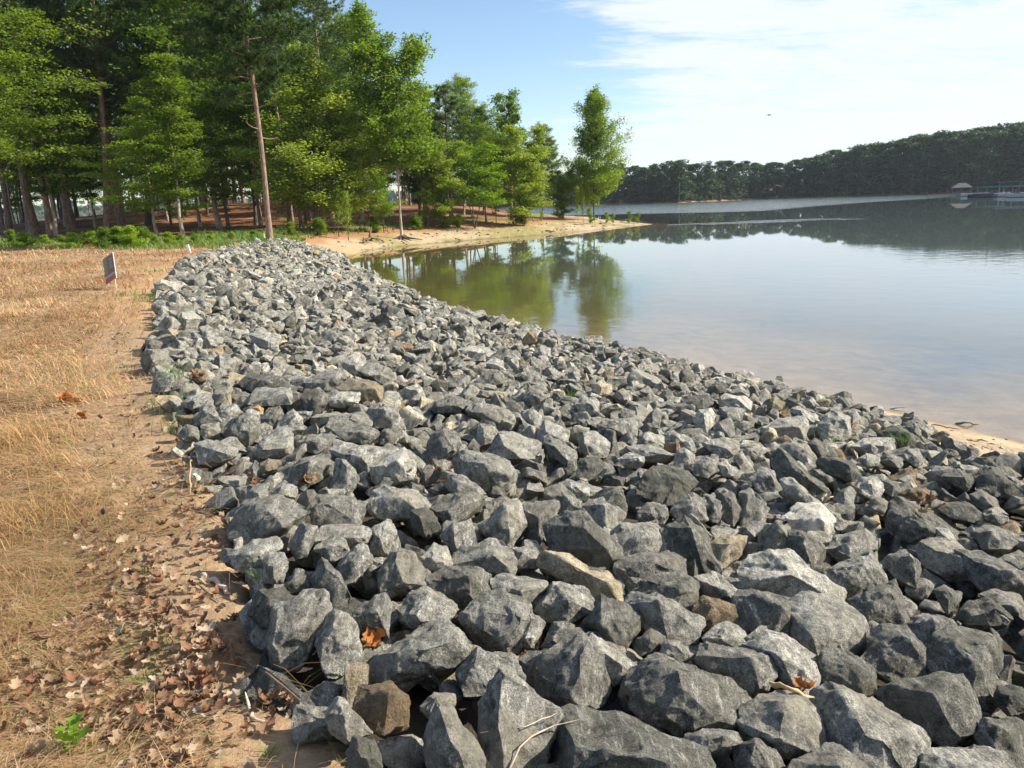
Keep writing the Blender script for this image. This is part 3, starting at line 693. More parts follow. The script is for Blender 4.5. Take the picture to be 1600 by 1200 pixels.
# the stones between and beyond: thrown on the bank until it is covered
def random_stone_points(r_):
    ax = np.array([r_.uniform(.8, 1.25), r_.uniform(.6, .95), r_.uniform(.42, .75)]); n = r_.randint(9, 14); P = []
    while len(P) < n:
        v = np.array([r_.gauss(0, 1) for _ in range(3)]); v /= np.linalg.norm(v) + 1e-9
        v = np.sign(v) * np.abs(v) ** 0.62; v = v / max(1, np.abs(v).max())
        P.append(v * ax * 0.5 * r_.uniform(.85, 1.1))
    return P
PROTO = []
for k in range(36):
    r_ = random.Random(1000 + k); PROTO.append(finish_stone(hull(random_stone_points(r_)), 1.0, 2, 500 + k, RM['rubble'], 0.012))
PROTO_V = []; PROTO_F = []
for me in PROTO:
    v = np.empty(len(me.vertices) * 3, np.float32); me.vertices.foreach_get('co', v); PROTO_V.append(v.reshape(-1, 3))
    f = np.empty(len(me.loops), np.int32); me.loops.foreach_get('vertex_index', f); PROTO_F.append(f.reshape(-1, 3))
cand = rng.uniform((-22, 0.5), (14, 46), (120000, 2))
hz = height(cand[:, 0], cand[:, 1])[0]; DSc = seg_dist(cand[:, 0], cand[:, 1], SHORE, True)
pj, dpth = proj(np.stack([cand[:, 0], cand[:, 1], hz + 0.05], 1))
ok = inside(pj[:, 0], pj[:, 1], np.array(ROCK_PX, float)) & (dpth > 0.3) & (pj[:, 0] < 2300)
under = (cand[:, 0] > 0.3) & (cand[:, 1] < 1.6) & (cand[:, 1] > 0.5) & (cand[:, 0] < 4)
cand = cand[ok | under]; hz = hz[ok | under]; pj = pj[ok | under]; dpth = dpth[ok | under]; DSc = DSc[ok | under]
cover = np.zeros(len(cand), bool); fore = np.zeros(len(cand), bool)
for S_ in STONES:
    cover |= inside(pj[:, 0], pj[:, 1], S_['poly'].mean(0) + (S_['poly'] - S_['poly'].mean(0)) * 1.08)
TRC = np.array([S_['px'] for S_ in STONES]); TRs = np.array([S_['s'] for S_ in STONES])
RND = []
for layer in (0, 1):
    cell = {}
    for i in range(len(cand)):
        x, y = cand[i]
        dd = np.abs(TRC - pj[i]); nearT = np.sum((np.hypot(dd[:, 0], dd[:, 1]) < 1.3 * TRs + 22)) >= 2
        if layer == 1 and nearT: continue
        dist = dpth[i]
        sz = float(np.clip(rng.lognormal(math.log(0.31), 0.30), 0.15, 0.60))
        if nearT: sz = min(sz, float(rng.uniform(0.16, 0.30)) if dist < 6 else float(rng.uniform(0.20, 0.36)))
        if y > 18: sz *= 1.08
        k_ = (0.20 if nearT else 0.24) if layer == 0 else 0.37
        ci, cj = int(math.floor(x / 0.4)), int(math.floor(y / 0.4)); bad = False
        for a in range(ci - 1, ci + 2):
            for b in range(cj - 1, cj + 2):
                for (u, v, s2) in cell.get((a, b), ()):
                    if (u - x) ** 2 + (v - y) ** 2 < (k_ * (sz + s2)) ** 2: bad = True; break
                if bad: break
            if bad: break
        if bad: continue
        cell.setdefault((ci, cj), []).append((x, y, sz))
        if layer == 0: lift = (0.025 if nearT else 0.03) + 0.04 * rng.uniform(-1, 1)
        else: lift = 0.13 + 0.05 * rng.uniform(-1, 1)
        if layer == 1 and DSc[i] < 0.25: continue
        RND.append((x, y, hz[i] + lift, sz, (sz * F / max(dpth[i], .5)) * (0.55 if layer == 0 else 1), pj[i][0], pj[i][1]))
for i in range(0, len(cand), 9):     # chips and small stones lodged in the gaps near the viewer
    if dpth[i] < 9: RND.append((cand[i, 0], cand[i, 1], hz[i] + rng.uniform(.02, .10), float(rng.uniform(.05, .13)), 1.0, pj[i][0], pj[i][1]))
RND.sort(key=lambda r: -r[4] * (0 <= r[5] <= 1600 and r[6] < 1200))
from mathutils import Euler
def rnd_rot(r_): return Euler((r_.gauss(0, .45), r_.gauss(0, .45), r_.uniform(0, 2 * PI)))
n_ind = 298 - len(STONES)
VV, FF, CC, off = [], [], [], 0
for i, (x, y, z, sz, spx, px, py) in enumerate(RND):
    r_ = random.Random(9000 + i)
    q = r_.random(); tone = 'g' if q < .52 else 'd' if q < .68 else 'l' if q < .92 else 't' if q < .95 else 'b' if q < .98 else 'w'
    if i < n_ind:
        me = finish_stone(hull([p * sz for p in random_stone_points(r_)]), sz, 3, 2000 + i, RM[tone])
        o = link('boulder', me); o.location = (x, y, z); o.rotation_euler = rnd_rot(r_)
        STONES.append(dict(o=o, px=np.array([px, py]), s=spx, tone=tone, label=None, size=sz, loc=np.array([x, y, z])))
    else:
        k = r_.randrange(len(PROTO)); M_ = np.array(rnd_rot(r_).to_matrix()); sc = np.array([r_.uniform(.85, 1.15) for _ in range(3)]) * sz
        VV.append((PROTO_V[k] * sc) @ M_.T + (x, y, z)); FF.append(PROTO_F[k] + off); off += len(PROTO_V[k])
        c = {'g': (1, 1, 1), 'd': (.62, .62, .6), 'l': (1.28, 1.27, 1.22), 't': (1.6, 1.4, 1.1), 'b': (1.1, .85, .6), 'w': (1.9, 1.8, 1.6)}[tone]
        CC.append(np.repeat(np.array([c]) * .92 * r_.uniform(.74, 1.22), len(PROTO_V[k]), 0))
rub = link('riprap_rubble', mesh_np('riprap_rubble', np.concatenate(VV), np.concatenate(FF), RM['rubble'], col=np.concatenate(CC), smooth=True, sharp=30))
tag(rub, 'smaller grey granite stones filling the rest of the riprap bank down to the water', 'stones', kind='stuff')
for me in PROTO: bpy.data.meshes.remove(me)
print('stones', len(STONES), 'rubble', len(RND) - n_ind, 'tris', sum(len(s['o'].data.polygons) for s in STONES), sum(len(f) for f in FF))

# a label that points at one stone: by its own look, and by the marked stone it lies nearest
MARK = {
 'long wedge-shaped grey slab': 'the wedge-shaped slab', 'rounded pale grey boulder crossed': 'the white-seamed round boulder', 'long knobbly tan': 'the knobbly tan boulder',
 'small chalky white': 'the chalky white stone', 'big dark rough': 'the big dark rough boulder', 'large triangular grey': 'the vine-crossed triangular boulder', 'broad flat mossy': 'the broad mossy slab',
 'broad pale grey boulder': 'the broad pale sloping boulder', 'dark domed': 'the dark domed boulder', 'domed grey boulder': 'the domed boulder at the dirt edge', 'big square-cut': 'the square-cut flat-topped block',
 'elongated cream-white': 'the elongated cream-white boulder', 'large pale grey flat': 'the large pale flat slab', 'grey stone with a rust': 'the rust-topped stone', 'tall split-faced': 'the seamed split-faced boulder',
 'round pale boulder': 'the cleft pale boulder', 'flat-topped stone with a tan': 'the tan-fronted flat stone', 'small bright ochre': 'the ochre-yellow stone', 'wide straw-coloured': 'the straw-coloured slab',
 'flat cream-coloured': 'the flat cream stone', 'yellowish-tan': 'the yellowish-tan stone', 'squat tan': 'the squat tan stone', 'black-shadowed': 'the cube-like dark boulder'}
marks = []
for S_ in STONES:
    if S_['label']:
        for k, v in MARK.items():
            if S_['label'].startswith(k): marks.append((v, S_['px']))
ORD = ['closest to', 'second closest', 'third closest', 'fourth closest', 'fifth closest', 'sixth closest', 'seventh closest', 'eighth closest', 'ninth closest', 'tenth closest', 'eleventh closest', 'twelfth closest']
DIR = ['to the right of', 'above and right of', 'above', 'above and left of', 'to the left of', 'below and left of', 'below', 'below and right of']
TONE = {'g': 'grey', 'd': 'dark grey', 'l': 'pale grey', 't': 'tan', 'b': 'brown', 'w': 'cream-white', 'o': 'ochre'}
bucket = {}
for S_ in STONES:
    if S_['label']: continue
    best = min(marks, key=lambda m: np.hypot(*(m[1] - S_['px']))); d = S_['px'] - best[1]
    a = int(round(math.atan2(-d[1], d[0]) / (PI / 4))) % 8
    wd = 'big ' if S_['s'] > 105 else 'small ' if S_['s'] < 42 else ''
    bucket.setdefault((best[0], a, wd + TONE[S_['tone']]), []).append((np.hypot(*d), S_))
for (mk, a, look), L in bucket.items():
    L.sort(key=lambda t: t[0])
    for k, (d, S_) in enumerate(L):
        nth = '' if len(L) == 1 else ', ' + (ORD[k].replace(' to', '') if k < len(ORD) else 'farthest')
        S_['label'] = f"{look} boulder {DIR[a]} {mk}{nth}"
for S_ in STONES: tag(S_['o'], S_['label'], 'boulder', BOUL_GROUP)
# ------------------------------------------------------------------ trees
LEAF = {
 'oak': leaf_material('leaf_oak', (0.065, 0.115, 0.014), (0.125, 0.20, 0.022), (0.21, 0.30, 0.036)),
 'gum': leaf_material('leaf_sweetgum', (0.085, 0.155, 0.016), (0.155, 0.25, 0.026), (0.24, 0.34, 0.040)),
 'bright': leaf_material('leaf_young', (0.11, 0.20, 0.018), (0.19, 0.31, 0.030), (0.29, 0.42, 0.050)),
 'olive': leaf_material('leaf_willow', (0.12, 0.185, 0.028), (0.20, 0.29, 0.045), (0.29, 0.38, 0.065)),
 'pine': leaf_material('needles_pine', (0.045, 0.085, 0.020), (0.085, 0.14, 0.030), (0.14, 0.20, 0.045), 0.25),
 'far': leaf_material('leaf_far_wood', (0.028, 0.060, 0.020), (0.055, 0.105, 0.030), (0.09, 0.15, 0.042), 0.2),
}
BARK = {'pine': bark_material('bark_pine', (0.34, 0.22, 0.16), (0.12, 0.075, 0.055)), 'pale': bark_material('bark_pale', (0.46, 0.39, 0.31), (0.20, 0.16, 0.12)), 'dark': bark_material('bark_dark', (0.13, 0.10, 0.08), (0.05, 0.04, 0.032))}

def tube(path, rad, n=7):
    path = np.asarray(path, float); rad = np.asarray(rad, float); T = np.gradient(path, axis=0); T /= np.linalg.norm(T, axis=1)[:, None] + 1e-9
    up = np.where(np.abs(T[:, 2:3]) < 0.9, np.array([[0, 0, 1.]]), np.array([[1., 0, 0]]))
    A = np.cross(T, up); A /= np.linalg.norm(A, axis=1)[:, None]; B = np.cross(T, A)
    for i in range(1, len(A)):          # keep the ring from twisting
        a = A[i - 1] - T[i] * (A[i - 1] @ T[i]); A[i] = a / np.linalg.norm(a); B[i] = np.cross(T[i], A[i])
    th = np.arange(n) * 2 * PI / n
    V = path[:, None] + rad[:, None, None] * (np.cos(th)[None, :, None] * A[:, None] + np.sin(th)[None, :, None] * B[:, None])
    m_ = len(path); i = np.arange(m_ - 1)[:, None] * n; j = np.arange(n)[None]; k = (j + 1) % n
    Fq = np.stack([i + j, i + k, i + n + k, i + n + j], -1).reshape(-1, 4)
    return V.reshape(-1, 3), Fq
class Acc:
    def __init__(s): s.V, s.F, s.o = [], [], 0
    def add(s, VF): V, Fq = VF; s.V.append(V); s.F.append(Fq + s.o); s.o += len(V)
    def mesh(s, name, mat, smooth=True, **k): return mesh_np(name, np.concatenate(s.V), np.concatenate(s.F), mat, smooth=smooth, **k)
def leaves(C, size, R, upb=0.5, aspect=0.62, tone=None, droop=0.0):
    """one bent leaf (two triangles) at every centre"""
    n = len(C); nrm = R.normal(size=(n, 3)); nrm[:, 2] = np.abs(nrm[:, 2]) + upb; nrm /= np.linalg.norm(nrm, axis=1)[:, None]
    a = R.normal(size=(n, 3)); a[:, 2] -= droop; a -= nrm * np.sum(a * nrm, 1)[:, None]; a /= np.linalg.norm(a, axis=1)[:, None]; b = np.cross(nrm, a)
    L = (size * R.uniform(.6, 1.35, n))[:, None]; W = L * aspect
    V = np.stack([C - a * L * .5, C + b * W * .5 - nrm * L * .08, C + a * L * .5, C - b * W * .5 - nrm * L * .08], 1).reshape(-1, 3)
    i = np.arange(n)[:, None] * 4
    Fq = np.concatenate([i + np.array([[0, 1, 2]]), i + np.array([[0, 2, 3]])])
    t = np.clip((tone if tone is not None else 0.5) + R.normal(0, .16, n), 0, 1)
    return V, Fq, np.repeat(np.stack([t, t, t], 1), 4, 0)
def broad(seed, H, base, R0, prof, nleaf, leaf, mat, bark, r0, limbs=34, rise=0.55, flat_=0.45, clump=0.55, stems=1, lean=0.3, twigs=3, var=(.6, 1.15), fork=0):
    """prof(t): crown radius share at height share t of the crown"""
    R = np.random.default_rng(seed); tr = Acc(); CL = []; CT = []
    for st in range(stems):
        a0 = R.uniform(0, 2 * PI); sp_ = 0 if stems == 1 else R.uniform(.06, .16) * H
        k = 10; tt = np.linspace(0, 1, k); wv = np.cumsum(R.normal(0, .012 * H, (k, 2)), 0) * lean
        sm = np.maximum(0, (tt - fork) / (1 - fork)) if fork else tt; top_ = 1 if st == 0 else R.uniform(.72, .95)
        px_ = np.stack([wv[:, 0] * (sm if fork else 1) + np.cos(a0) * sp_ * sm, wv[:, 1] * (sm if fork else 1) + np.sin(a0) * sp_ * sm, tt * H * 0.95 * (top_ if fork else 1)], 1); px_[0, :2] *= 0.2
        rr = r0 / (stems ** .6) * (1 - tt * .94) ** .85; rr[0] *= 1.45; rr[1] *= 1.02
        tr.add(tube(px_, rr, 9))
        for q in range(limbs // stems):
            t = (q + R.uniform(.1, .9)) / (limbs // stems); hgt = base + (1 - base) * t * 0.97
            p0 = np.array([np.interp(hgt * H, px_[:, 2], px_[:, 0]), np.interp(hgt * H, px_[:, 2], px_[:, 1]), min(hgt * H, px_[-1, 2])])
            az = q * 2.399 + R.uniform(-.5, .5); L = max(R0 * prof(t) * R.uniform(*var), 0.25 * R0 * .5)
            el = rise * R.uniform(.5, 1.4) + 0.5 * t
            s_ = np.linspace(0, 1, 5)[:, None]; d0 = np.array([math.cos(az) * math.cos(el), math.sin(az) * math.cos(el), math.sin(el)])
            path = p0 + d0 * s_ * L + np.array([0, 0, -0.16 * L]) * s_ ** 2 + R.normal(0, .04 * L, (5, 3)) * s_
            tr.add(tube(path, np.linspace(max(r0 * .26 * (1 - t * .7), .012), .01, 5), 5))
            nn = max(3, int(L / (clump * .62)))
            for u in np.linspace(.28, 1, nn):
                c = p0 + d0 * u * L + np.array([0, 0, -0.16 * L * u * u])
                CL.append(c); CT.append(t)
                for w in range(twigs if u < .95 else 1):
                    v = R.normal(0, 1, 3); v[2] *= .35; v /= np.linalg.norm(v); l2 = L * R.uniform(.14, .34) * (1.15 - u * .5); e = c + v * l2
                    CL.append(e); CT.append(t)
                    if w == 0: tr.add(tube(np.array([c, (c + e) / 2 + (0, 0, .05), e]), [.012, .01, .006], 4))
        CL.append(px_[-1]); CT.append(1.)
    CL = np.array(CL); wgt = R.uniform(.25, 1.6, len(CL)); wgt /= wgt.sum(); idx = R.choice(len(CL), nleaf, p=wgt)
    rad = R.uniform(.65, 1.35, len(CL)) * clump
    v = R.normal(size=(nleaf, 3)); v /= np.linalg.norm(v, axis=1)[:, None]; v *= R.uniform(0, 1, nleaf)[:, None] ** .45; v[:, 2] *= flat_
    C = CL[idx] + v * rad[idx][:, None]
    ct = R.uniform(.22, .78, len(CL))
    V, Fq, co = leaves(C, leaf, R, tone=ct[idx])
    return tr.mesh('trunk', BARK[bark]), mesh_np('crown', V, Fq, LEAF[mat], col=co)
def pine(seed, H, base, R0, ntuft, r0, needles=24, nl=0.34, wd=0.030, limbs=46, dead=4):
    R = np.random.default_rng(seed); tr = Acc(); TC = []; TD = []
    k = 12; tt = np.linspace(0, 1, k); wv = np.cumsum(R.normal(0, .0028 * H, (k, 2)), 0); px_ = np.stack([wv[:, 0], wv[:, 1], tt * H * .98], 1)
    rr = r0 * (1 - tt * .92) ** .7; rr[0] *= 1.35; tr.add(tube(px_, rr, 10))
    for q in range(limbs + dead):
        t = (q - dead) / limbs; hgt = base + (1 - base) * t * .98 if t >= 0 else base * R.uniform(.6, .98)
        p0 = np.array([np.interp(hgt, tt * .98, px_[:, 0]), np.interp(hgt, tt * .98, px_[:, 1]), hgt * H]); az = q * 2.4 + R.uniform(-.6, .6)
        L = R0 * (math.sin(PI * min(1, .22 + .78 * max(t, 0))) ** .6 * R.uniform(.55, 1.15)) if t >= 0 else R0 * R.uniform(.15, .45)
        el = R.uniform(-.12, .25) + .7 * max(t, 0) ** 2; s_ = np.linspace(0, 1, 6)[:, None]
        d0 = np.array([math.cos(az) * math.cos(el), math.sin(az) * math.cos(el), math.sin(el)])
        path = p0 + d0 * s_ * L + np.array([0, 0, .10 * L]) * s_ ** 2 + R.normal(0, .05 * L, (6, 3)) * s_
        tr.add(tube(path, np.linspace(max(.05 * (1 - max(t, 0)), .02), .012, 6), 5))
        if t < 0: continue
        m_ = max(3, int(ntuft / limbs * (L / R0 + .25)))
        for w in range(m_):
            u = R.uniform(.3, 1) ** .8; c = p0 + d0 * u * L + np.array([0, 0, .10 * L * u * u]); v = R.normal(0, 1, 3); v[2] *= .30; v /= np.linalg.norm(v)
            TC.append(c + v * L * R.uniform(.04, .30)); d = d0 + v * .8 + (0, 0, .35); TD.append(d / np.linalg.norm(d))
    TC = np.array(TC); TD = np.array(TD); n = len(TC) * needles
    c = np.repeat(TC, needles, 0); d = np.repeat(TD, needles, 0) + R.normal(0, .75, (n, 3)); d /= np.linalg.norm(d, axis=1)[:, None]
    sd_ = np.cross(d, R.normal(size=(n, 3))); sd_ /= np.linalg.norm(sd_, axis=1)[:, None]; L = nl * R.uniform(.7, 1.2, (n, 1))
    V = np.stack([c + sd_ * wd, c - sd_ * wd, c + d * L], 1).reshape(-1, 3); Fq = np.arange(n * 3).reshape(-1, 3)
    t = np.clip(np.repeat(R.uniform(.2, .8, len(TC)), needles) + R.normal(0, .12, n), 0, 1)
    return tr.mesh('trunk', BARK['pine']), mesh_np('crown', V, Fq, LEAF['pine'], col=np.repeat(np.stack([t] * 3, 1), 3, 0))
pop_ = lambda t: (math.sin(PI * (.20 + .74 * t)) ** .8) * (1 - .45 * t) * 1.25 if t < 1 else .1
round_ = lambda t: math.sin(PI * min(1, .18 + .80 * t)) ** .55
cone_ = lambda t: (1 - t) ** .75 * (.55 + .45 * min(1, t * 4)) + .12
oval_ = lambda t: math.sin(PI * (.12 + .86 * t)) ** .7
full_ = lambda t: (1 - t ** 2.2) * .9 + .1
KIND = {   # (height in metres, mesh pair)
 'oak1': (16, broad(11, 16, .20, 5.2, round_, 42000, .155, 'oak', 'dark', .15, 52, .30)),
 'oak2': (15, broad(12, 15, .14, 4.4, full_, 34000, .16, 'gum', 'dark', .12, 44, .30, flat_=.34)),
 'oak3': (17, broad(13, 17, .30, 4.6, round_, 34000, .165, 'gum', 'pale', .12, 44, .5)),
 'low': (9, broad(14, 9, .16, 3.4, full_, 20000, .135, 'gum', 'pale', .075, 34, .22, flat_=.25, clump=.5)),
 'gum': (15, broad(15, 15, .26, 3.7, lambda t: cone_(t) * 1.2, 30000, .18, 'gum', 'pale', .13, 64, .85, clump=.46, var=(.45, 1.3), twigs=3, flat_=.7, stems=3, fork=.42)),
 'poplar': (14, broad(16, 14, .10, 3.9, pop_, 40000, .18, 'gum', 'dark', .13, 78, .80, clump=.52, var=(.55, 1.2), twigs=3, flat_=.8, stems=3, fork=.25)),
 'feather': (14, broad(17, 14, .10, 3.6, full_, 42000, .15, 'olive', 'dark', .09, 56, .6, flat_=.7, clump=.6)),
 'feather2': (10, broad(18, 10, .03, 2.3, oval_, 30000, .14, 'olive', 'dark', .09, 46, .7, flat_=.7, clump=.45, stems=3)),
 'bright': (9, broad(19, 9, .22, 2.6, full_, 12000, .16, 'bright', 'dark', .08, 34, .6, stems=3)),
 'slim': (12, broad(20, 12, .22, 2.1, oval_, 19000, .14, 'oak', 'pale', .08, 38, .6)),
 'pine1': (26, pine(21, 26, .48, 3.9, 1150, .24)),
 'pine2': (24, pine(22, 24, .55, 3.2, 950, .20, limbs=40)),
 'pine3': (22, pine(23, 22, .42, 3.6, 1050, .24)),
 'pineB': (26, pine(27, 26, .40, 5.0, 3200, .22, needles=28, nl=.48, wd=.040, limbs=54, dead=4)),
 'pine4': (16, pine(24, 16, .30, 2.4, 900, .16, limbs=44)),
 'sap': (5, broad(25, 5, .25, 1.1, oval_, 2600, .13, 'olive', 'dark', .045, 20, .7, clump=.34)),
}
WIDE = {'oak1': 1.2, 'oak2': 1.35, 'oak3': 1.4, 'low': 1.25, 'gum': 1.15, 'poplar': 1.2, 'feather': 1.45, 'feather2': 1.55, 'bright': 1.4, 'slim': 1.4, 'pine4': 1.35, 'pine3': 1.15, 'pine1': 1.1}
def tree(kind, px, py, top, label, name='broadleaf_tree', cat='tree', group=None, wide=1.0, pos=None, Hm=None, lean=None):
    p = place(px, py) if pos is None else np.array(pos)
    H0, (tm, cm) = KIND[kind]
    dist = math.hypot(p[0], p[1]); H = Hm if Hm else (py - top) * dist / F
    o = empty(name, p, random.uniform(0, 2 * PI)); wide *= WIDE.get(kind, 1.0); o.scale = (H / H0 * wide, H / H0 * wide, H / H0)
    a = link('trunk', tm, o); b = link('crown', cm, o)
    o.location.z -= 0.08
    if lean is not None: o.rotation_euler = (0, math.radians(lean), 0)
    tag(o, label, cat, group); return o
TG = 'trees of the wood along the clearing and the cove'
FRONT = []
def T(*a, **k): o = tree(*a, group=TG, **k); FRONT.append((a[1], a[4].split(' behind')[0].split(' with')[0].split(' beside')[0].split(' standing')[0].split(' right of')[0].split(' left of')[0].split(' at the')[0].split(' on the')[0].split(' above')[0].split(' rising')[0].split(' close')[0].split(' leaning')[0])); return o
T('oak1', -6, 376, -10, 'large spreading broadleaf tree whose leaves hang over the leaning pine trunks', wide=1.05)
T('pine1', 57, 367, -160, 'leaning pine trunk just right of the spreading tree at the left edge', name='pine_tree')
T('pine2', 78, 369, -120, 'pine with reddish trunk beside a thin pale young tree', name='pine_tree')
T('slim', 87, 369, 120, 'thin pale young tree leaning between two pine trunks')
T('pine3', 51, 366, -60, 'shorter pine behind the leaning pine trunk near the left edge', name='pine_tree')
T('pineB', 165, 363, -120, 'tall lone pine with a long straight reddish trunk above green bushes', name='pine_tree', lean=5.5)
T('low', 247, 369, 178, 'slender pale-trunked young tree with layered leaves low in front of the dark wood')
T('slim', 287, 369, 120, 'pale twin-trunked tree standing in the green undergrowth, left of the white marker post')
T('oak2', 232, 352, -60, 'tall bright green broadleaf tree behind the slender young tree', wide=1.0)
T('pineB', 420, 377, -150, 'big leaning pine at the head of the riprap, chipped at its foot', name='pine_tree', wide=.9, lean=-.5)
T('oak3', 345, 356, 20, 'bushy broadleaf tree behind the riprap-head pine, its crown left of the trunk', wide=1.0)
T('oak2', 400, 352, 90, 'dense green broadleaf tree right behind the riprap-head pine', wide=.9)
T('feather', 492, 362, 95, 'feathery light green tree right of the big leaning pine', wide=1.15)
T('feather', 548, 362, 160, 'lower feathery light green tree leaning towards the cove', wide=.95)
T('pine3', 480, 345, -18, 'wispy pine rising above the feathery light green trees', name='pine_tree')
T('pine3', 535, 344, 22, 'pine with a rounded top left of the sweetgum', name='pine_tree')
T('oak3', 565, 350, 55, 'tall broadleaf tree close behind the sweetgum', wide=.75)
T('gum', 628, 374, 38, 'tall conical sweetgum with a bare pale trunk and exposed roots on the sand', wide=1.02)
T('pine4', 668, 350, 150, 'small pointed pine right of the sweetgum crown', name='pine_tree')
T('pine4', 706, 349, 146, 'taller pointed pine with an open top, second pine right of the sweetgum', name='pine_tree', wide=1.1)
T('slim', 655, 352, 200, 'slim green tree filling the gap between the sweetgum and the pines')
T('feather2', 690, 356, 225, 'soft green shrubby tree below the two pointed pines')
T('bright', 742, 357, 228, 'yellow-green many-stemmed young tree at the top of the beach', wide=1.1)
T('oak3', 760, 347, 178, 'rounded mid-green tree behind the yellow-green young tree', wide=.8)
T('bright', 806, 344, 155, 'tall tree with a pale yellow-green top', wide=.6)
T('pine4', 800, 345, 172, 'dark pine behind the tree with the pale yellow-green top', name='pine_tree')
T('feather2', 818, 354, 206, 'willow-like tree leafy to the ground at the edge of the sand', wide=1.05)
T('oak3', 848, 340, 203, 'bright broadleaf tree right of the willow-like tree', wide=.6)
T('oak1', 866, 335, 225, 'small dark broadleaf tree before the gap left of the poplar', wide=.5)
T('feather2', 880, 342, 268, 'low greyish green tree beside the poplar', wide=.9)
T('poplar', 928, 344, 150, 'lone tall poplar-like tree on the sandy spit', wide=.82)
T('sap', 903, 346, 292, 'thin dark sapling left of the poplar on the spit', wide=.6)
T('sap', 911, 347, 300, 'second thin sapling nearest the poplar trunk on the spit', wide=.6)
T('sap', 545, 376, 300, 'thin dark sapling standing on the grass at the end of the riprap', wide=.8)
T('sap', 530, 370, 290, 'pale thin sapling in the grass left of the dark sapling')
T('bright', 600, 364, 270, 'light leafy young tree just left of the sweetgum trunk', wide=.8)
T('sap', 668, 357, 285, 'sapling with open leaves right of the sweetgum trunk', wide=1.1)
T('sap', 775, 349, 290, 'small sapling beside a dark stem at the top of the beach')
# the depth of the wood, seen as dim trunks and closing foliage between the front trees
random.seed(21); WG = 'trees standing deeper in the wood'; used = []; cnt = 0; DEEP = {}
for i in range(4000):
    if cnt >= 112: break
    px = random.uniform(-60, 900); dd = random.uniform(52, 118) if px < 620 else random.uniform(66, 120)
    d = rays([(px, 350)])[0]; x, y = d[0] / d[1] * dd, dd
    hz_, ins_, up_, ds_, dt_, _ = height(np.array([x]), np.array([y]))
    lim = 62 if px < 450 else 58
    if not (ins_[0] and up_[0]) or dt_[0] < 2.0 or y < lim - (0 if px > 300 else -6): continue
    if any((x - a) ** 2 + (y - b) ** 2 < 2.3 ** 2 for a, b in used): continue
    used.append((x, y)); cnt += 1
    q = random.random()
    if px < 560:
        kind = random.choice(['pine1', 'pine2', 'pine3', 'pine2', 'pine3']) if q < .62 else random.choice(['oak3', 'oak1', 'slim', 'oak2']); Hm = random.uniform(17, 24) if 'pine' in kind else random.uniform(12, 18)
        if px > 430: Hm *= .8
    else:
        kind = random.choice(['pine3', 'pine2', 'pine4']) if q < .5 else random.choice(['oak3', 'slim', 'feather', 'oak1']); Hm = random.uniform(9, 13)
        if px > 760: Hm *= .72
    isp = 'pine' in kind
    o = tree(kind, 0, 0, 0, '', name='pine_tree' if isp else 'broadleaf_tree', group=WG + (' (pines)' if isp else ''), pos=(x, y, hz_[0]), Hm=Hm, wide=random.uniform(.6, .85) if not isp else .9)
    pq = proj(np.array([[x, y, hz_[0] + 1.5]]))[0][0]; fx_, fl_ = min(FRONT, key=lambda f: abs(f[0] - pq[0]))
    DEEP.setdefault((fl_, 'left of' if pq[0] < fx_ else 'right of', isp), []).append((y, o))
for (fl_, side, isp), L in DEEP.items():
    L.sort(key=lambda t: t[0])
    for k, (yy, o) in enumerate(L):
        nm = 'pine' if isp else 'broadleaf tree'
        o['label'] = f"{('nearest', 'second', 'third', 'fourth', 'fifth', 'sixth', 'seventh', 'eighth', 'ninth', 'tenth')[min(k, 9)]} deep-wood {nm} {side} the {' '.join(fl_.split()[:7])}"
print('wood', cnt)

# far shore: pines standing as a wall across the lake
def far_tree(seed, H, R0, mat='far', n=2600, sz=.62, conif=True):
    R = np.random.default_rng(seed); tr = Acc(); tr.add(tube(np.array([[0, 0, 0], [0.1, 0, H * .5], [0, .1, H * .95]]), [.24, .18, .06], 5))
    nc = 46; t = R.uniform(.04, 1, nc) ** .9; az = R.uniform(0, 2 * PI, nc); r = R0 * np.sin(PI * np.clip(.32 + .62 * t, 0, 1)) ** .6 * R.uniform(.2, 1, nc)
    CL = np.stack([np.cos(az) * r, np.sin(az) * r, t * H * .97], 1); idx = R.integers(0, nc, n); v = R.normal(size=(n, 3)); v /= np.linalg.norm(v, axis=1)[:, None]; v *= R.uniform(.3, 1, n)[:, None] * R0 * .42; v[:, 2] *= .7
    V, Fq, co = leaves(CL[idx] + v, sz, R, tone=R.uniform(.15, .8, nc)[idx], aspect=.8)
    return tr.mesh('trunk', BARK['pale' if not conif else 'pine']), mesh_np('crown', V, Fq, LEAF[mat], col=co)
FK = [(20, far_tree(60 + k, 20, 3.3)) for k in range(5)] + [(14, far_tree(70 + k, 14, 3.4, 'far', conif=False)) for k in range(2)]
KIND.update({f'far{i}': v for i, v in enumerate(FK)})
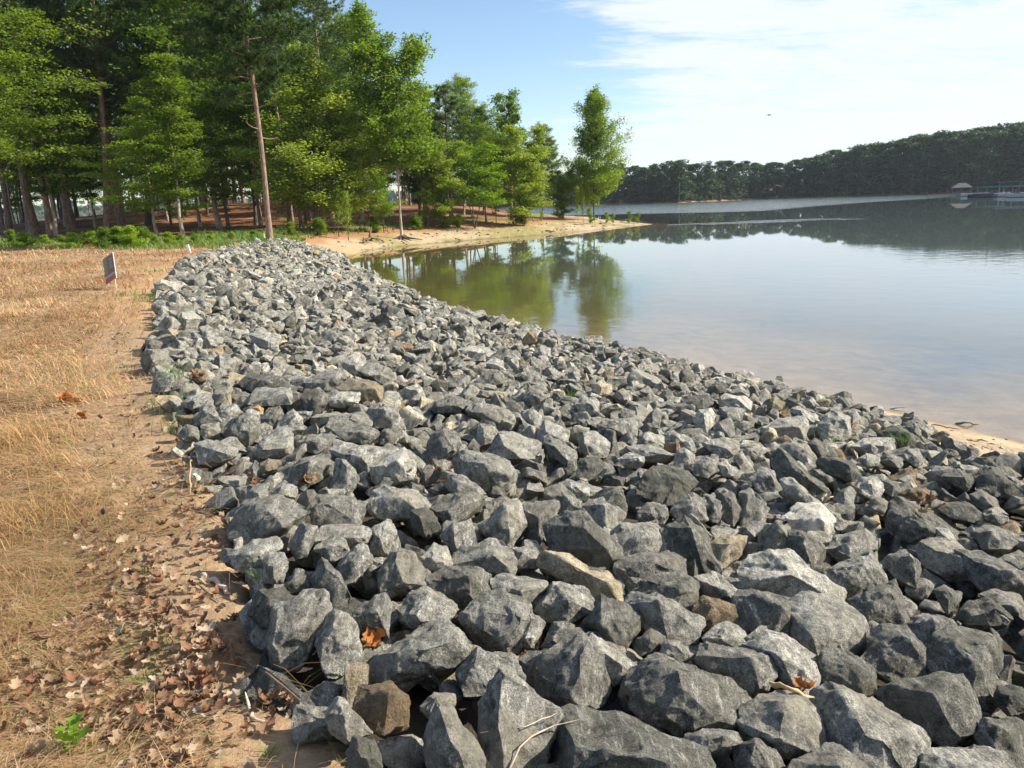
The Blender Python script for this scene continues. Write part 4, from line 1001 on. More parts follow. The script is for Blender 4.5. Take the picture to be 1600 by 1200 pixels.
# tops of the far wood in the photo: x, y of the skyline
SKY = np.array([(640, 282), (760, 276), (860, 266), (900, 262), (960, 252), (1010, 254), (1060, 247), (1100, 251), (1150, 250), (1200, 252), (1240, 249), (1262, 243), (1300, 235), (1330, 229), (1370, 225), (1405, 219), (1450, 213), (1500, 209), (1560, 205), (1600, 202), (1700, 198)], float)
random.seed(5); nfar = 0
def fx_shore(px):
    return float(np.interp(px, [640, 700, 800, 880, 930, 1000, 1060, 1100, 1190, 1300, 1400, 1480, 1600, 1700], [330.5, 328.5, 325, 322, 320.5, 318.5, 317, 315, 311, 308, 305, 303, 299, 296]))
for row, (gap, cntr) in enumerate(((3.0, 104), (8.0, 88), (15.0, 66))):
    for i in range(cntr):
        px = 640 + (i + random.uniform(.1, .9)) * (1035 / cntr); ys_ = fx_shore(px); p = bp(px, ys_, WATER); dist = math.hypot(*p); u = p / dist
        q = p + u * (gap + random.uniform(-1.5, 3)); z = h1(*q); top = float(np.interp(px, SKY[:, 0], SKY[:, 1])) + random.uniform(1, 8) - (0 if row else -random.uniform(2, 20))
        Hm = (ys_ - top) * np.hypot(*q) / F - (z - WATER); k = random.choice([0, 1, 2, 3, 4, 0, 1, 2, 3, 4, 5, 6]) if row else random.choice([0, 1, 2, 3, 4, 5, 6])
        con = k < 5
        tree(f'far{k}', 0, 0, 0, ('dark pine' if con else 'dark leafy tree') + ' across the lake, ' + ('behind the beach trees' if px < 890 else 'next to the poplar' if px < 1010 else 'where the skyline is lowest' if px < 1230 else 'where the skyline climbs' if px < 1440 else 'above the boathouse' if px < 1530 else 'above the covered boats') + (', at the waterline' if row == 0 else ''), name='pine_tree' if con else 'broadleaf_tree', group='far shore pines' if con else 'far shore leafy trees', pos=(q[0], q[1], z), Hm=max(Hm * .91, 5), wide=random.uniform(1.15, 1.6)); nfar += 1
# the shore a kilometre off behind the wood, one low mass
R = np.random.default_rng(99); C = []
for i in range(2600):
    u = R.uniform(); P_ = np.array(LEFTSH[:5]); s_ = u * 4; k = int(min(s_, 3)); p = P_[k] * (1 - (s_ - k)) + P_[k + 1] * (s_ - k); C.append((p[0], p[1] + R.uniform(5, 60), R.uniform(0, 17)))
V, Fq, co = leaves(np.array(C), 9.0, R, tone=.5, aspect=.8)
tag(link('distant_wood', mesh_np('distant_wood', V, Fq, LEAF['far'], col=co)), 'low distant wooded shore seen between the trunks on the left', 'wood', kind='stuff')
# ------------------------------------------------------------------ ground cover and small things
from mathutils.bvhtree import BVHTree
bpy.context.view_layer.update()
bv, bf, o_ = [], [], 0
for S_ in STONES:
    M_ = S_['o'].matrix_world; me = S_['o'].data
    bv += [M_ @ v.co for v in me.vertices]; bf += [[o_ + i for i in p.vertices] for p in me.polygons]; o_ = len(bv)
BVH = BVHTree.FromPolygons(bv, bf)
def hit(px, py, lift=0.0):
    d = Vector(rays([(px, py)])[0]).normalized(); r = BVH.ray_cast(Vector((0, 0, EYE)), d)
    q = place(px, py) if py < 700 else None
    t = surf_hit(px, py, 0.0); g_ = np.array([0, 0, EYE]) + rays([(px, py)])[0] * t
    if q is not None: g_ = q
    x_, y_ = np.array([g_[0]]), np.array([g_[1]]); hh = height(x_, y_)
    if hh[1][0] and hh[2][0]: nr = math.exp(-math.hypot(g_[0], g_[1]) / 14); g_ = g_ + (0, 0, float((fbm(x_ * 5, y_ * 5, 4, 31)[0] - .5) * .09 + (fbm(x_ * 1.3, y_ * 1.3, 3, 40)[0] - .5) * .12) * nr)
    if r[0] is not None and (r[0] - Vector((0, 0, EYE))).length < np.linalg.norm(g_ - (0, 0, EYE)): p = np.array(r[0]) - np.array(d) * 0.01
    else: p = g_
    return p + (0, 0, lift)
def blades(base, length, width, R, up, lay, col, seg=3, dirang=None):
    """arching grass blades; up: rise share, lay: how far the tip falls over"""
    n = len(base); a = R.uniform(0, 2 * PI, n) if dirang is None else dirang; dx, dy = np.cos(a), np.sin(a)
    V = []
    for k in range(seg + 1):
        s_ = k / seg; h_ = length * up * (s_ - lay * s_ * s_); r_ = length * (1 - up * .5) * s_ * (0.35 + .65 * s_)
        w = width * (1 - s_ * .85) * .5; ax_ = base[:, 0] + dx * r_; ay_ = base[:, 1] + dy * r_; az = base[:, 2] + h_
        V.append(np.stack([ax_ - dy * w, ay_ + dx * w, az], 1)); V.append(np.stack([ax_ + dy * w, ay_ - dx * w, az], 1))
    V = np.stack(V, 1).reshape(-1, 3); m_ = 2 * (seg + 1); i = np.arange(n)[:, None] * m_
    Fq = np.concatenate([i + np.array([[2 * k, 2 * k + 1, 2 * k + 3, 2 * k + 2]]) for k in range(seg)])
    return V, Fq, np.repeat(col, m_, 0)
R = np.random.default_rng(77)
ROCKP = np.array(ROCK_PX, float)
def on_plane(n, x0, x1, y0, y1):
    P_ = np.stack([R.uniform(x0, x1, n), y0 + (y1 - y0) * R.uniform(0, 1, n) ** 1.45], 1); d = rays(P_); t = (0 - EYE) / d[:, 2]
    W = d[:, :2] * t[:, None]; z, ins, up_, ds_, dt_, _ = height(W[:, 0], W[:, 1]); return P_, W, z, ins & up_, dt_
# dry straw over the clearing
P_, W, z, ok, dt_ = on_plane(250000, -420, 620, 372, 1500)
pr = np.where(dt_ < 0.30, .15, np.where(dt_ < 0.7, .5, 1.0)) * np.where(fbm(W[:, 0] * 1.1, W[:, 1] * 1.1, 3, 55) > .40, 1, .55)
pr *= 1 - .72 * np.exp(-((P_[:, 0] - 235) / 120) ** 2 - ((P_[:, 1] - 1050) / 110) ** 2); pr *= np.where((P_[:, 1] > 840) & (dt_ < .42 + .25 * (fbm(W[:, 0] * 4, W[:, 1] * 4, 2, 5) - .5)), .12, 1)
ok &= (R.uniform(0, 1, len(z)) < pr) & (W[:, 1] < 44)
W, z = W[ok], z[ok]; dist = np.hypot(W[:, 0], W[:, 1]); n = len(z)
th = fbm(W[:, 0] * .5, W[:, 1] * .5, 3, 61)
tuft = sstep(.50, .66, fbm(W[:, 0] * 1.6 + 9, W[:, 1] * 1.6, 3, 71))[:, None]
pal = np.array([(0.60, 0.46, 0.30), (0.50, 0.34, 0.19), (0.70, 0.58, 0.42), (0.36, 0.21, 0.12), (0.56, 0.39, 0.22), (0.43, 0.26, 0.155), (0.36, 0.32, 0.15)])
ci = R.choice(len(pal), n, p=[.22, .22, .16, .12, .16, .09, .03]); c = pal[ci] * R.uniform(.8, 1.15, (n, 1)); c = c * np.array([.90, .79, .66]) * (.72 + .5 * fbm(W[:, 0] * .7, W[:, 1] * 1.2, 3, 101))[:, None]; gr = (R.uniform(0, 1, (n, 1)) < .05 + .10 * np.exp(-height(W[:, 0], W[:, 1])[4] / .8)[:, None]); c = np.where(gr, np.array([.17, .26, .06]), c); c = c * (1 - .18 * tuft) + np.array([.55, .33, .13]) * .18 * tuft
ang = th * 9 + R.normal(0, 1.0, n)
zb = height(W[:, 0], W[:, 1])[0] + R.uniform(0, .03, n) + (fbm(W[:, 0] * 1.3, W[:, 1] * 1.3, 3, 40) - 0.5) * 0.12 * np.exp(-dist / 14) + (fbm(W[:, 0] * 5, W[:, 1] * 5, 4, 31) - .5) * .09 * np.exp(-dist / 14)
V, Fq, co = blades(np.stack([W[:, 0], W[:, 1], zb], 1), R.uniform(.08, .27, n) * (1 + dist * .018) * (1 + .5 * tuft[:, 0]), np.maximum(.0022, dist * .0008) * R.uniform(.7, 1.3, n), R, np.clip(R.normal(.24, .18, n) + .24 * tuft[:, 0] + .20 * sstep(7, 16, dist), .02, .8), .75, c, dirang=ang)
tag(link('dry_grass', mesh_np('dry_grass', V, Fq, M_STRAW, col=co)), 'dry tan straw matted over the clearing', 'dry grass', kind='stuff')
print('straw', n)

# dead leaves
def leaf_mesh(seed, long_=.085):
    r_ = random.Random(seed); n = 7; pts = []
    for k in range(n + 1):
        s_ = k / n; w = (math.sin(PI * min(1, s_ * 1.02 + .03)) ** .7) * (.34 if k % 2 else .19) * r_.uniform(.85, 1.15); pts.append((s_, w))
    V = []; curl = r_.uniform(.6, 2.2); fold = r_.uniform(.3, 1.3); tw = r_.uniform(-1.0, 1.0)
    for s_, w in pts:
        zc_ = curl * (s_ - .5) ** 2 * .8
        for sd_ in (-1, 0, 1): V.append(((s_ - .5) * long_, (sd_ * w) * long_, (zc_ + fold * w * abs(sd_) + tw * sd_ * w * (s_ - .5) + r_.uniform(-.02, .02)) * long_))
    Fq = []
    for k in range(n):
        for j in (0, 1): a = k * 3 + j; Fq.append((a, a + 3, a + 4, a + 1))
    return np.array(V), np.array(Fq)
LV = [leaf_mesh(k) for k in range(9)]
LCOL = np.array([(.34, .22, .13), (.25, .145, .08), (.37, .26, .165), (.16, .09, .055), (.40, .32, .23), (.24, .12, .065)])
LM = []
for k in range(18):
    v, f = LV[k % 9]; LM.append(mesh_np('fallen_leaf', v, f, M_LITTER, col=np.repeat(LCOL[k % 6][None], len(v), 0), smooth=True))
clus = [(225, 960, 55, 60, 85), (130, 1060, 90, 60, 80), (200, 1150, 75, 40, 90), (300, 1100, 40, 70, 60), (60, 1000, 60, 120, 15), (300, 790, 45, 50, 30), (350, 760, 20, 22, 30), (200, 830, 60, 60, 16), (330, 880, 35, 50, 12), (450, 1085, 35, 22, 30), (345, 1015, 40, 30, 24), (180, 540, 50, 22, 26), (235, 620, 40, 40, 18)]
lp = []
for cx_, cy_, sx, sy, k in clus:
    for i in range(int(k * 1.9)): lp.append((R.normal(cx_, sx), R.normal(cy_, sy)))
for i in range(150): lp.append((R.uniform(-100, 420), R.uniform(640, 1250)))
lp = [p for p in lp if 0 <= p[1] - 500 < 900 and not inside(np.array([p[0] - 6]), np.array([p[1] - 4]), ROCKP)[0]]
random.seed(3); random.shuffle(lp)
d_ = rays(np.array(lp)); tz = (0.012 - EYE) / d_[:, 2]; LW = d_[:, :2] * tz[:, None]; lz, li, lu, _, ldt, _ = height(LW[:, 0], LW[:, 1])
okl = [i for i in range(len(lp)) if lu[i]]
okl.sort(key=lambda i: -(lp[i][1] + 80 * random.random()))
Vs, Fs, Cs, of = [], [], [], 0; single = 0
for j, i in enumerate(okl):
    x, y = LW[i]; dd = math.hypot(x, y)
    z_ = lz[i] + .022 + random.uniform(0, .03) + (float(fbm(np.array([x * 1.3]), np.array([y * 1.3]), 3, 40)[0]) - .5) * .12 * math.exp(-dd / 14)
    e = Euler((random.gauss(0, .4), random.gauss(0, .4), random.uniform(0, 2 * PI))); s_ = random.uniform(.35, .85)
    if -10 < lp[i][0] < 1600 and lp[i][1] < 1210 and single < 295:
        o = link('fallen_leaf', LM[(j * 7) % 18]); o.location = (x, y, z_); o.rotation_euler = e; o.scale = (s_,) * 3; single += 1
        tag(o, f"curled {('tan', 'brown', 'pale', 'dark brown', 'whitish', 'reddish brown')[((j * 7) % 18) % 6]} dry oak leaf {'near the bottom edge' if lp[i][1] > 1110 else 'in the leaf pile left of the dirt hollow' if lp[i][1] > 900 and lp[i][0] > 130 else 'in the straw at the left' if lp[i][0] < 200 else 'on the dirt beside the stones'}", 'leaf', 'dry oak leaves scattered on the dirt')
    else:
        v, f = LV[j % 9]; Vs.append((v * s_) @ np.array(e.to_matrix()).T + (x, y, z_)); Fs.append(f + of); of += len(v); Cs.append(np.repeat(LCOL[j % 6][None] * random.uniform(.8, 1.2), len(v), 0))
# leaves and needles caught between the stones
for cx_, cy_, k, sp_ in ((925, 572, 16, 14), (1190, 612, 16, 12), (680, 748, 12, 14), (860, 628, 8, 14), (300, 590, 20, 12), (575, 1012, 6, 9), (490, 760, 18, 12), (1450, 790, 14, 14), (375, 750, 24, 14)):
    for i in range(k):
        p = hit(R.normal(cx_, sp_), R.normal(cy_, sp_ * .6), .012); v, f = LV[i % 9]; e = Euler((random.gauss(0, .6), random.gauss(0, .6), random.uniform(0, 6.3))); s_ = random.uniform(.45, .9)
        Vs.append((v * s_) @ np.array(e.to_matrix()).T + p); Fs.append(f + of); of += len(v); Cs.append(np.repeat(LCOL[i % 6][None] * np.array([.8, .72, .6]), len(v), 0))
tag(link('leaf_litter', mesh_np('leaf_litter', np.concatenate(Vs), np.concatenate(Fs), M_LITTER, col=np.concatenate(Cs), smooth=True)), 'scattered dead leaves among straw and between stones', 'leaf litter', kind='stuff')

# green grass: strip before the wood and behind the beach
GP = []
for (x0, x1, y0, y1, n, hgt) in ((-60, 440, 374, 391, 9000, .32), (300, 640, 362, 382, 9000, .35), (430, 860, 348, 368, 8000, .40), (790, 1000, 338, 350, 2500, .45)):
    px = R.uniform(x0, x1, n); py = R.uniform(y0, y1, n)
    d = rays(np.stack([px, py], 1)); t = (0 - EYE) / d[:, 2]; W = d[:, :2] * t[:, None]; z_, ins, up_, ds_, dt_, _ = height(W[:, 0], W[:, 1])
    k = ins & ((up_ & (dt_ > .4)) | (ds_ / (ds_ + dt_ + 1e-6) > .62)) & (fbm(W[:, 0] * .35, W[:, 1] * .35, 3, 88) > .44)
    GP.append(np.concatenate([W[k], z_[k][:, None], np.full((k.sum(), 1), hgt)], 1))
GP = np.concatenate(GP); n = len(GP); dist = np.hypot(GP[:, 0], GP[:, 1]); gc = np.array([(.09, .20, .03), (.14, .26, .045), (.22, .30, .07), (.30, .27, .11)])[R.choice(4, n, p=[.3, .4, .2, .1])] * R.uniform(.8, 1.2, (n, 1))
V, Fq, co = blades(GP[:, :3], GP[:, 3] * R.uniform(.4, 1.4, n), dist * .0011, R, .85, .25, gc, seg=2)
tag(link('green_grass', mesh_np('green_grass', V, Fq, M_BLADE, col=co)), 'short green grass between the clearing, the wood and the beach', 'grass', kind='stuff')

# bushes
KIND['bush1'] = (1.5, broad(41, 1.5, .02, 1.05, full_, 5200, .10, 'bright', 'dark', .02, 26, .5, clump=.24, stems=4, flat_=.7))
KIND['bush3'] = (1.5, broad(43, 1.5, .05, .8, oval_, 1500, .085, 'olive', 'dark', .02, 16, 1.0, clump=.17, stems=4, flat_=.9, var=(.4, 1.4)))
KIND['bush2'] = (1.5, broad(42, 1.5, .02, .9, oval_, 4600, .10, 'gum', 'dark', .02, 26, .8, clump=.22, stems=4, flat_=.8))
random.seed(31); BG = 'green bushes at the foot of the wood'
bl = [(20, 382, 364, 'bright green bush before the leaning trunks at the left edge'), (42, 387, 366, 'low bright bush with an outlying clump, second from the left edge'), (70, 381, 368, 'small bush at the foot of the reddish pine trunk'), (98, 384, 370, 'low bush left of the lone pine'), (118, 388, 366, 'leafy bush in front of the gap left of the lone pine'), (140, 386, 364, 'bush just left of the lone pine foot'), (165, 388, 362, 'bush hiding the foot of the lone pine'), (186, 387, 358, 'tall bush right of the lone pine'), (205, 388, 357, 'tallest bright bush in the undergrowth'), (224, 386, 360, 'bush left of the slender young tree'), (242, 384, 368, 'low bush at the foot of the slender young tree'), (264, 384, 364, 'bush between the slender young tree and the twin trunk'), (282, 383, 368, 'small bush under the twin-trunked tree'), (306, 381, 366, 'small bush behind the white marker post'), (330, 379, 366, 'low bush right of the white marker post'), (362, 376, 364, 'scrubby bush left of the big leaning pine'), (396, 373, 360, 'scrubby bush close to the big leaning pine')]
for i, (px, py, top, lab) in enumerate(bl): tree('bush1' if i % 3 else 'bush2', px, py, top, lab, name='bush', cat='bush', group=BG, wide=random.uniform(1.0, 1.4))
for px, py, top, lab in ((455, 368, 350, 'low green shrub under the feathery tree'), (500, 368, 345, 'bushy shrub below the feathery tree'), (585, 364, 342, 'shrub left of the sweetgum foot'), (650, 360, 340, 'shrub right of the sweetgum foot'), (716, 356, 338, 'shrub under the pointed pines')):
    tree('bush2', px, py, top, lab, name='bush', cat='bush', group=BG, wide=1.2)
for px, py, top, lab in ((922, 350, 326, 'round bush at the foot of the poplar on the spit'), (948, 349, 332, 'low bush right of the poplar on the spit'), (958, 349, 334, 'thin bush in the middle of the spit'), (983, 349, 331, 'leafy bush near the tip of the spit'), (997, 349, 333, 'last bush before the tip of the spit'), (872, 344, 326, 'dark low bush left of the poplar'), (846, 345, 330, 'green low bush on the grass behind the beach')):
    tree('bush3', px, py, top, lab, name='bush', cat='bush', group='bushes on the sandy spit', wide=1.0)

# tufts and weeds
def tuft(px, py, h_, n, label, spread=.05, c=((.10, .22, .03), (.20, .33, .06)), wide=.004, group='green tufts in the straw and stones'):
    p = hit(px, py); b = np.repeat(p[None], n, 0); b[:, :2] += R.normal(0, spread, (n, 2)); cc = R.uniform(0, 1, (n, 1)); cc = np.array(c[0]) * cc + np.array(c[1]) * (1 - cc)
    dd = math.hypot(p[0], p[1]); V, Fq, co = blades(b - p, h_ * R.uniform(.5, 1.2, n), np.full(n, max(wide, dd * .0009)), R, .8, .3, cc)
    o = link('grass_tuft', mesh_np('grass_tuft', V, Fq, M_BLADE, col=co)); o.location = p; tag(o, label, 'grass tuft', group)
tuft(235, 470, .28, 60, 'green weedy tuft at the straw edge, nearest the sign', .20); tuft(245, 425, .20, 40, 'small green tuft behind the sign beside the riprap', .2)
tuft(195, 462, .2, 30, 'faint green tuft right below the sign', .2); tuft(280, 492, .30, 30, 'upright green blades rising from stones at the left edge of the riprap', .05)
tuft(272, 590, .22, 36, 'green tuft against the stones below the upright blades', .08); tuft(262, 638, .16, 60, 'low grass patch at the dirt edge', .12); tuft(270, 672, .24, 30, 'green blades in the dirt beside pale stones', .05)
tuft(425, 424, .35, 70, 'lone green grass patch growing on top of the far stones', .4); tuft(240, 1015, .12, 60, 'fine green grass among dead leaves, left of the dirt hollow', .06)
tuft(225, 900, .14, 26, 'thin green stalks in straw above the leaf pile', .02); tuft(65, 990, .16, 30, 'upright pale green stalks at the lower left', .03); tuft(103, 785, .10, 14, 'small pair of green stalks in the straw', .012)
tuft(235, 1060, .10, 50, 'sparse green blades below the leaf pile', .05); tuft(420, 1190, .08, 20, 'tiny green tuft on bare dirt at the bottom edge', .015); tuft(320, 1165, .07, 14, 'tiny green sprout left of the pale antler-like stick', .015)
tuft(402, 905, .08, 14, 'tiny green tuft at the stones above the bleached wood chunk', .015); tuft(1412, 690, .16, 46, 'bright green tuft between stones near the sand', .07); tuft(1300, 690, .16, 24, 'small green tuft beside the cleft pale boulder', .05)
tuft(892, 626, .20, 50, 'bright green tuft among stones beside dry straw', .07)
tuft(15, 700, .34, 240, 'large golden-brown dry grass clump at the left edge, upper', .16, ((.50, .30, .12), (.62, .42, .2)), .003, 'dry grass clumps'); tuft(30, 830, .32, 260, 'large golden-brown dry grass clump at the left edge, lower', .14, ((.42, .25, .09), (.6, .4, .18)), .003, 'dry grass clumps')
tuft(90, 600, .30, 160, 'dry grass clump above the orange leaves', .25, ((.50, .30, .14), (.66, .48, .26)), .003, 'dry grass clumps'); tuft(682, 735, .16, 70, 'dry grass caught between pale boulders', .07, ((.5, .33, .15), (.7, .55, .32)), .004, 'dry grass clumps')
tuft(855, 625, .18, 60, 'straw-coloured wisps trapped between stones', .08, ((.55, .38, .18), (.72, .56, .32)), .004, 'dry grass clumps'); tuft(822, 1018, .10, 30, 'small dry wisps under the white-seamed boulder', .03, ((.55, .36, .18), (.7, .5, .3)), .002, 'dry grass clumps')
def weed(px, py, h_, n, leaf, label, mat='bright', lift=0.0):
    r_ = np.random.default_rng(int(px)); p = hit(px, py, lift); e = empty('weed', p); A_ = Acc(); Cc = []
    A_.add(tube(np.array([[0, 0, 0], [.01, 0, h_ * .5], [0, .01, h_]]), [.003, .0025, .001], 5))
    link('stem', A_.mesh('stem', LEAF['gum'], col=np.full((15, 3), .4)), e)
    for k in range(n):
        a = k * 2.4; z_ = h_ * (.25 + .75 * k / n); r0_ = leaf * .55; Vl, Fl = LV[k % 9]; Vl = Vl * (leaf / .085) * np.array([1, 1.25, .6]); el = .3 + .4 * k / n
        M_ = np.array(Euler((r_.normal(0, .2), -el, a)).to_matrix()); v = (Vl + (r0_, 0, 0)) @ M_.T + (0, 0, z_)
        link('leaf', mesh_np('leaf', v, Fl, LEAF[mat], col=np.full((len(v), 3), r_.uniform(.3, .95)), smooth=True), e)
    tag(e, label, 'weed', 'broad-leaved weeds')
weed(612, 935, .10, 7, .055, 'small broad-leaved green weed growing in a gap above the wedge-shaped slab', 'gum', .03)
weed(120, 1185, .13, 9, .06, 'bright green leafy shoot at the bottom left corner'); weed(78, 915, .05, 5, .03, 'tiny green seedling in straw at the left'); weed(178, 772, .03, 4, .035, 'flat green leaf rosette in the straw', 'gum')
o_leaf = mesh_np('leaf_o', LV[2][0], LV[2][1], M_LITTER, col=np.repeat(np.array([[.42, .16, .045]]), len(LV[2][0]), 0), smooth=True)
def orange(px, py, n, sc, label):
    p = hit(px, py, .015); e = empty('orange_leaf', p)
    for k in range(n):
        o = link('leaf_blade', o_leaf, e); o.location = (R.normal(0, .025), R.normal(0, .02), k * .012); o.rotation_euler = (R.normal(0, .7), R.normal(0, .7), k * 1.9); o.scale = (sc,) * 3
    tag(e, label, 'leaf')
orange(107, 636, 5, 1.5, 'bright orange curled leaves lying in the straw at left'); orange(135, 652, 2, 1.3, 'dull orange leaf right below the bright orange leaves'); orange(574, 1010, 3, 1.0, 'rust-orange curled leaf in the gap left of the wedge-shaped slab'); orange(1262, 1080, 2, .8, 'rust-red leaf tucked beside a pale stick on the right')

# sticks
W_PALE = flat('weathered_wood', (.55, .43, .32), .8, 40, .35, .004); W_DARK = flat('dead_wood', (.20, .13, .085), .85, 40, .4, .004); W_TAN = flat('tan_wood', (.60, .40, .20), .8, 40, .3, .004)
def stick(pts, r, label, mat, name='stick', lift=.015, fork=None, pos3=None, n=7):
    P_ = np.array([hit(*p, lift) for p in pts]) if pos3 is None else np.array(pos3, float); c = P_.mean(0); m_ = max(6, 3 * len(P_)); s_ = np.linspace(0, len(P_) - 1, m_)
    Q_ = np.stack([np.interp(s_, np.arange(len(P_)), P_[:, k]) for k in range(3)], 1); rr = r * np.linspace(1, .45, m_) * R.uniform(.8, 1.15, m_); rr[0] *= .5; rr[-1] *= .4; Q_[1:-1] += R.normal(0, r * .35, (m_ - 2, 3))
    A_ = Acc(); A_.add(tube(Q_ - c, rr, n))
    if fork is not None: k = m_ // 2; A_.add(tube(np.array([Q_[k] - c, (Q_[k] - c) + np.array(fork) * .6, (Q_[k] - c) + np.array(fork)]), [r * .6, r * .45, r * .15], n))
    o = link(name, A_.mesh(name, mat)); o.location = c; tag(o, label, 'stick', 'sticks and drift wood'); return o
stick([(318, 914), (340, 925), (362, 938)], .019, 'thick bleached wood chunk on bare dirt left of the stones', W_PALE, 'wood_chunk')
stick([(312, 930), (344, 951)], .006, 'short dark twig below the bleached wood chunk', W_DARK); stick([(380, 1112), (395, 1132), (430, 1152)], .012, 'pale antler-like forked stick on the dirt at the bottom', W_PALE, fork=(-.03, .05, .06))
stick([(372, 1032), (420, 1062), (478, 1108)], .006, 'long dark twig lying from the dirt hollow to the stones', W_DARK); stick([(255, 790), (320, 808), (345, 822)], .004, 'thin brown twig in the litter beside the stones', W_DARK); stick([(330, 978), (350, 1000)], .007, 'short dark stub stick above the dirt hollow', W_DARK)
p = hit(297, 778); stick(None, .008, 'upright pale stake with a dry seed head at the stone edge', W_TAN, pos3=[p, p + (.01, .01, .12), p + (.02, .02, .20)])
stick([(792, 1215), (815, 1165), (860, 1140), (905, 1129)], .0035, 'thin dry vine across the large triangular boulder', W_PALE, 'dry_vine', .01); stick([(750, 1150), (820, 1140), (872, 1118)], .003, 'finer dry tendril above the vine on the triangular boulder', W_PALE, 'dry_vine', .01)
stick([(1203, 1073), (1235, 1083), (1272, 1096)], .011, 'tan stick wedged among stones on the right', W_TAN); stick([(1290, 786), (1302, 782)], .012, 'short tan peg beside the cream-white boulder', W_TAN, lift=.03)
stick([(1440, 792), (1475, 785), (1512, 776)], .016, 'rotten brown branch piece between stones at the right', W_DARK); stick([(1228, 820), (1204, 808)], .016, 'brown stick poking out left of the cream-topped block', W_DARK)
def wpt(px, py, z): q = bp(px, py, z); return np.array([q[0], q[1], z])
stick(None, .016, 'dark branch floating just off the sand', W_DARK, 'drift_branch', pos3=[wpt(1492, 662, WATER), wpt(1512, 661, WATER + .03), wpt(1530, 663, WATER)])
stick(None, .008, 'thin bent twig sticking out of the water', W_DARK, 'drift_branch', pos3=[wpt(1388, 641, WATER - .02), wpt(1398, 637, WATER + .02), wpt(1416, 636, WATER + .03)])
stick([(1455, 666), (1480, 670), (1500, 674)], .010, 'dark twig washed up at the waterline beside the stones', W_DARK, 'drift_branch', .02); stick([(1510, 690), (1530, 694)], .008, 'short twig lying on the sand', W_DARK, 'drift_branch', .02)
stick([(1150, 705), (1180, 720)], .006, 'thin pale stick between stones above the pale slab', W_PALE, lift=.04)
stick([(852, 362), (868, 364)], .10, 'dark driftwood log on the far beach', W_DARK, 'drift_log', .1); stick([(760, 350), (772, 349)], .07, 'small log at the top of the far beach', W_DARK, 'drift_log', .1)
# wrack and bark chips strewn over the beaches
Vs, Fs, of = [], [], 0
for px, py, sx, sy, k in ((700, 366, 110, 8, 110), (880, 353, 70, 4, 50), (1530, 700, 50, 12, 90), (600, 385, 30, 6, 50)):
    for i in range(k):
        x_, y_ = R.normal(px, sx), R.normal(py, sy); q = place(x_, y_)
        if q[2] < WATER + .03: continue
        s_ = np.linalg.norm(q) * .0007 * R.uniform(.5, 1.6); a = R.uniform(0, 3.1); L = s_ * R.uniform(1, 5); dx, dy = math.cos(a), math.sin(a)
        b_ = np.array([[-L, -s_, 0], [L, -s_ * .6, 0], [L, s_ * .6, 0], [-L, s_, 0], [0, 0, s_ * 1.4]]); b_ = np.stack([b_[:, 0] * dx - b_[:, 1] * dy, b_[:, 0] * dy + b_[:, 1] * dx, b_[:, 2]], 1) + q
        Vs.append(b_); Fs.append(np.array([[0, 1, 4], [1, 2, 4], [2, 3, 4], [3, 0, 4]]) + of); of += 5
tag(link('beach_debris', mesh_np('beach_debris', np.concatenate(Vs), np.concatenate(Fs), W_DARK)), 'dark wrack and bark chips strewn over the sand', 'debris', kind='stuff')
# root stumps on the sand
def stump(px, py, s_, label):
    p = place(px, py); A_ = Acc(); r_ = np.random.default_rng(px)
    A_.add(tube(np.array([[0, 0, -.1], [0, 0, .35 * s_], [.05, 0, .75 * s_]]), [.16 * s_, .12 * s_, .03], 8))
    for k in range(7): a = k * .9 + r_.uniform(-.3, .3); L = r_.uniform(.4, 1.0) * s_; A_.add(tube(np.array([[0, 0, .18 * s_], [math.cos(a) * L * .5, math.sin(a) * L * .5, .16 * s_], [math.cos(a) * L, math.sin(a) * L, -.05]]), [.08 * s_, .05 * s_, .02], 6))
    o = link('tree_stump', A_.mesh('tree_stump', W_DARK)); o.location = p; tag(o, label, 'stump', 'stumps on the sand')
stump(579, 377, 1.0, 'forked grey stump with spread roots on the orange sand'); stump(568, 381, .6, 'low knotty stump just beyond the end of the riprap')
for (px_, py_, lab_) in ((628, 374, 'sweetgum'),):
    gum = [o for o in bpy.data.objects if o.get('label', '').startswith('tall conical sweetgum')][0]; A_ = Acc(); r_ = np.random.default_rng(4); s_ = 1 / gum.scale[0]
    for k in range(9): a = k * .7; L = r_.uniform(.7, 1.7) * s_; A_.add(tube(np.array([[0, 0, .35 * s_], [math.cos(a) * L * .4, math.sin(a) * L * .4, .15 * s_], [math.cos(a) * L, math.sin(a) * L, .0]]), [.12 * s_, .08 * s_, .03 * s_], 6))
    link('roots', A_.mesh('roots', BARK['dark']), gum)
# the pale scar at the foot of the big leaning pine
bp_ = [o for o in bpy.data.objects if o.get('label', '').startswith('big leaning pine')][0]
bm = bmesh.new(); bmesh.ops.create_cone(bm, segments=8, radius1=.16, radius2=.03, depth=.6, cap_ends=True); me = bpy.data.meshes.new('bark_scar'); bm.to_mesh(me); bm.free(); me.materials.append(W_TAN)
o = link('bark_scar', me); o.parent = bp_; o.location = (0, 0, 0); 
# turn it to the side facing the camera
loc = Vector((-.12, -.33, .30)); o.matrix_parent_inverse = bp_.matrix_world.inverted() if False else Matrix.Identity(4)
bpy.context.view_layer.update(); o.location = bp_.matrix_world.inverted() @ (bp_.location + loc)

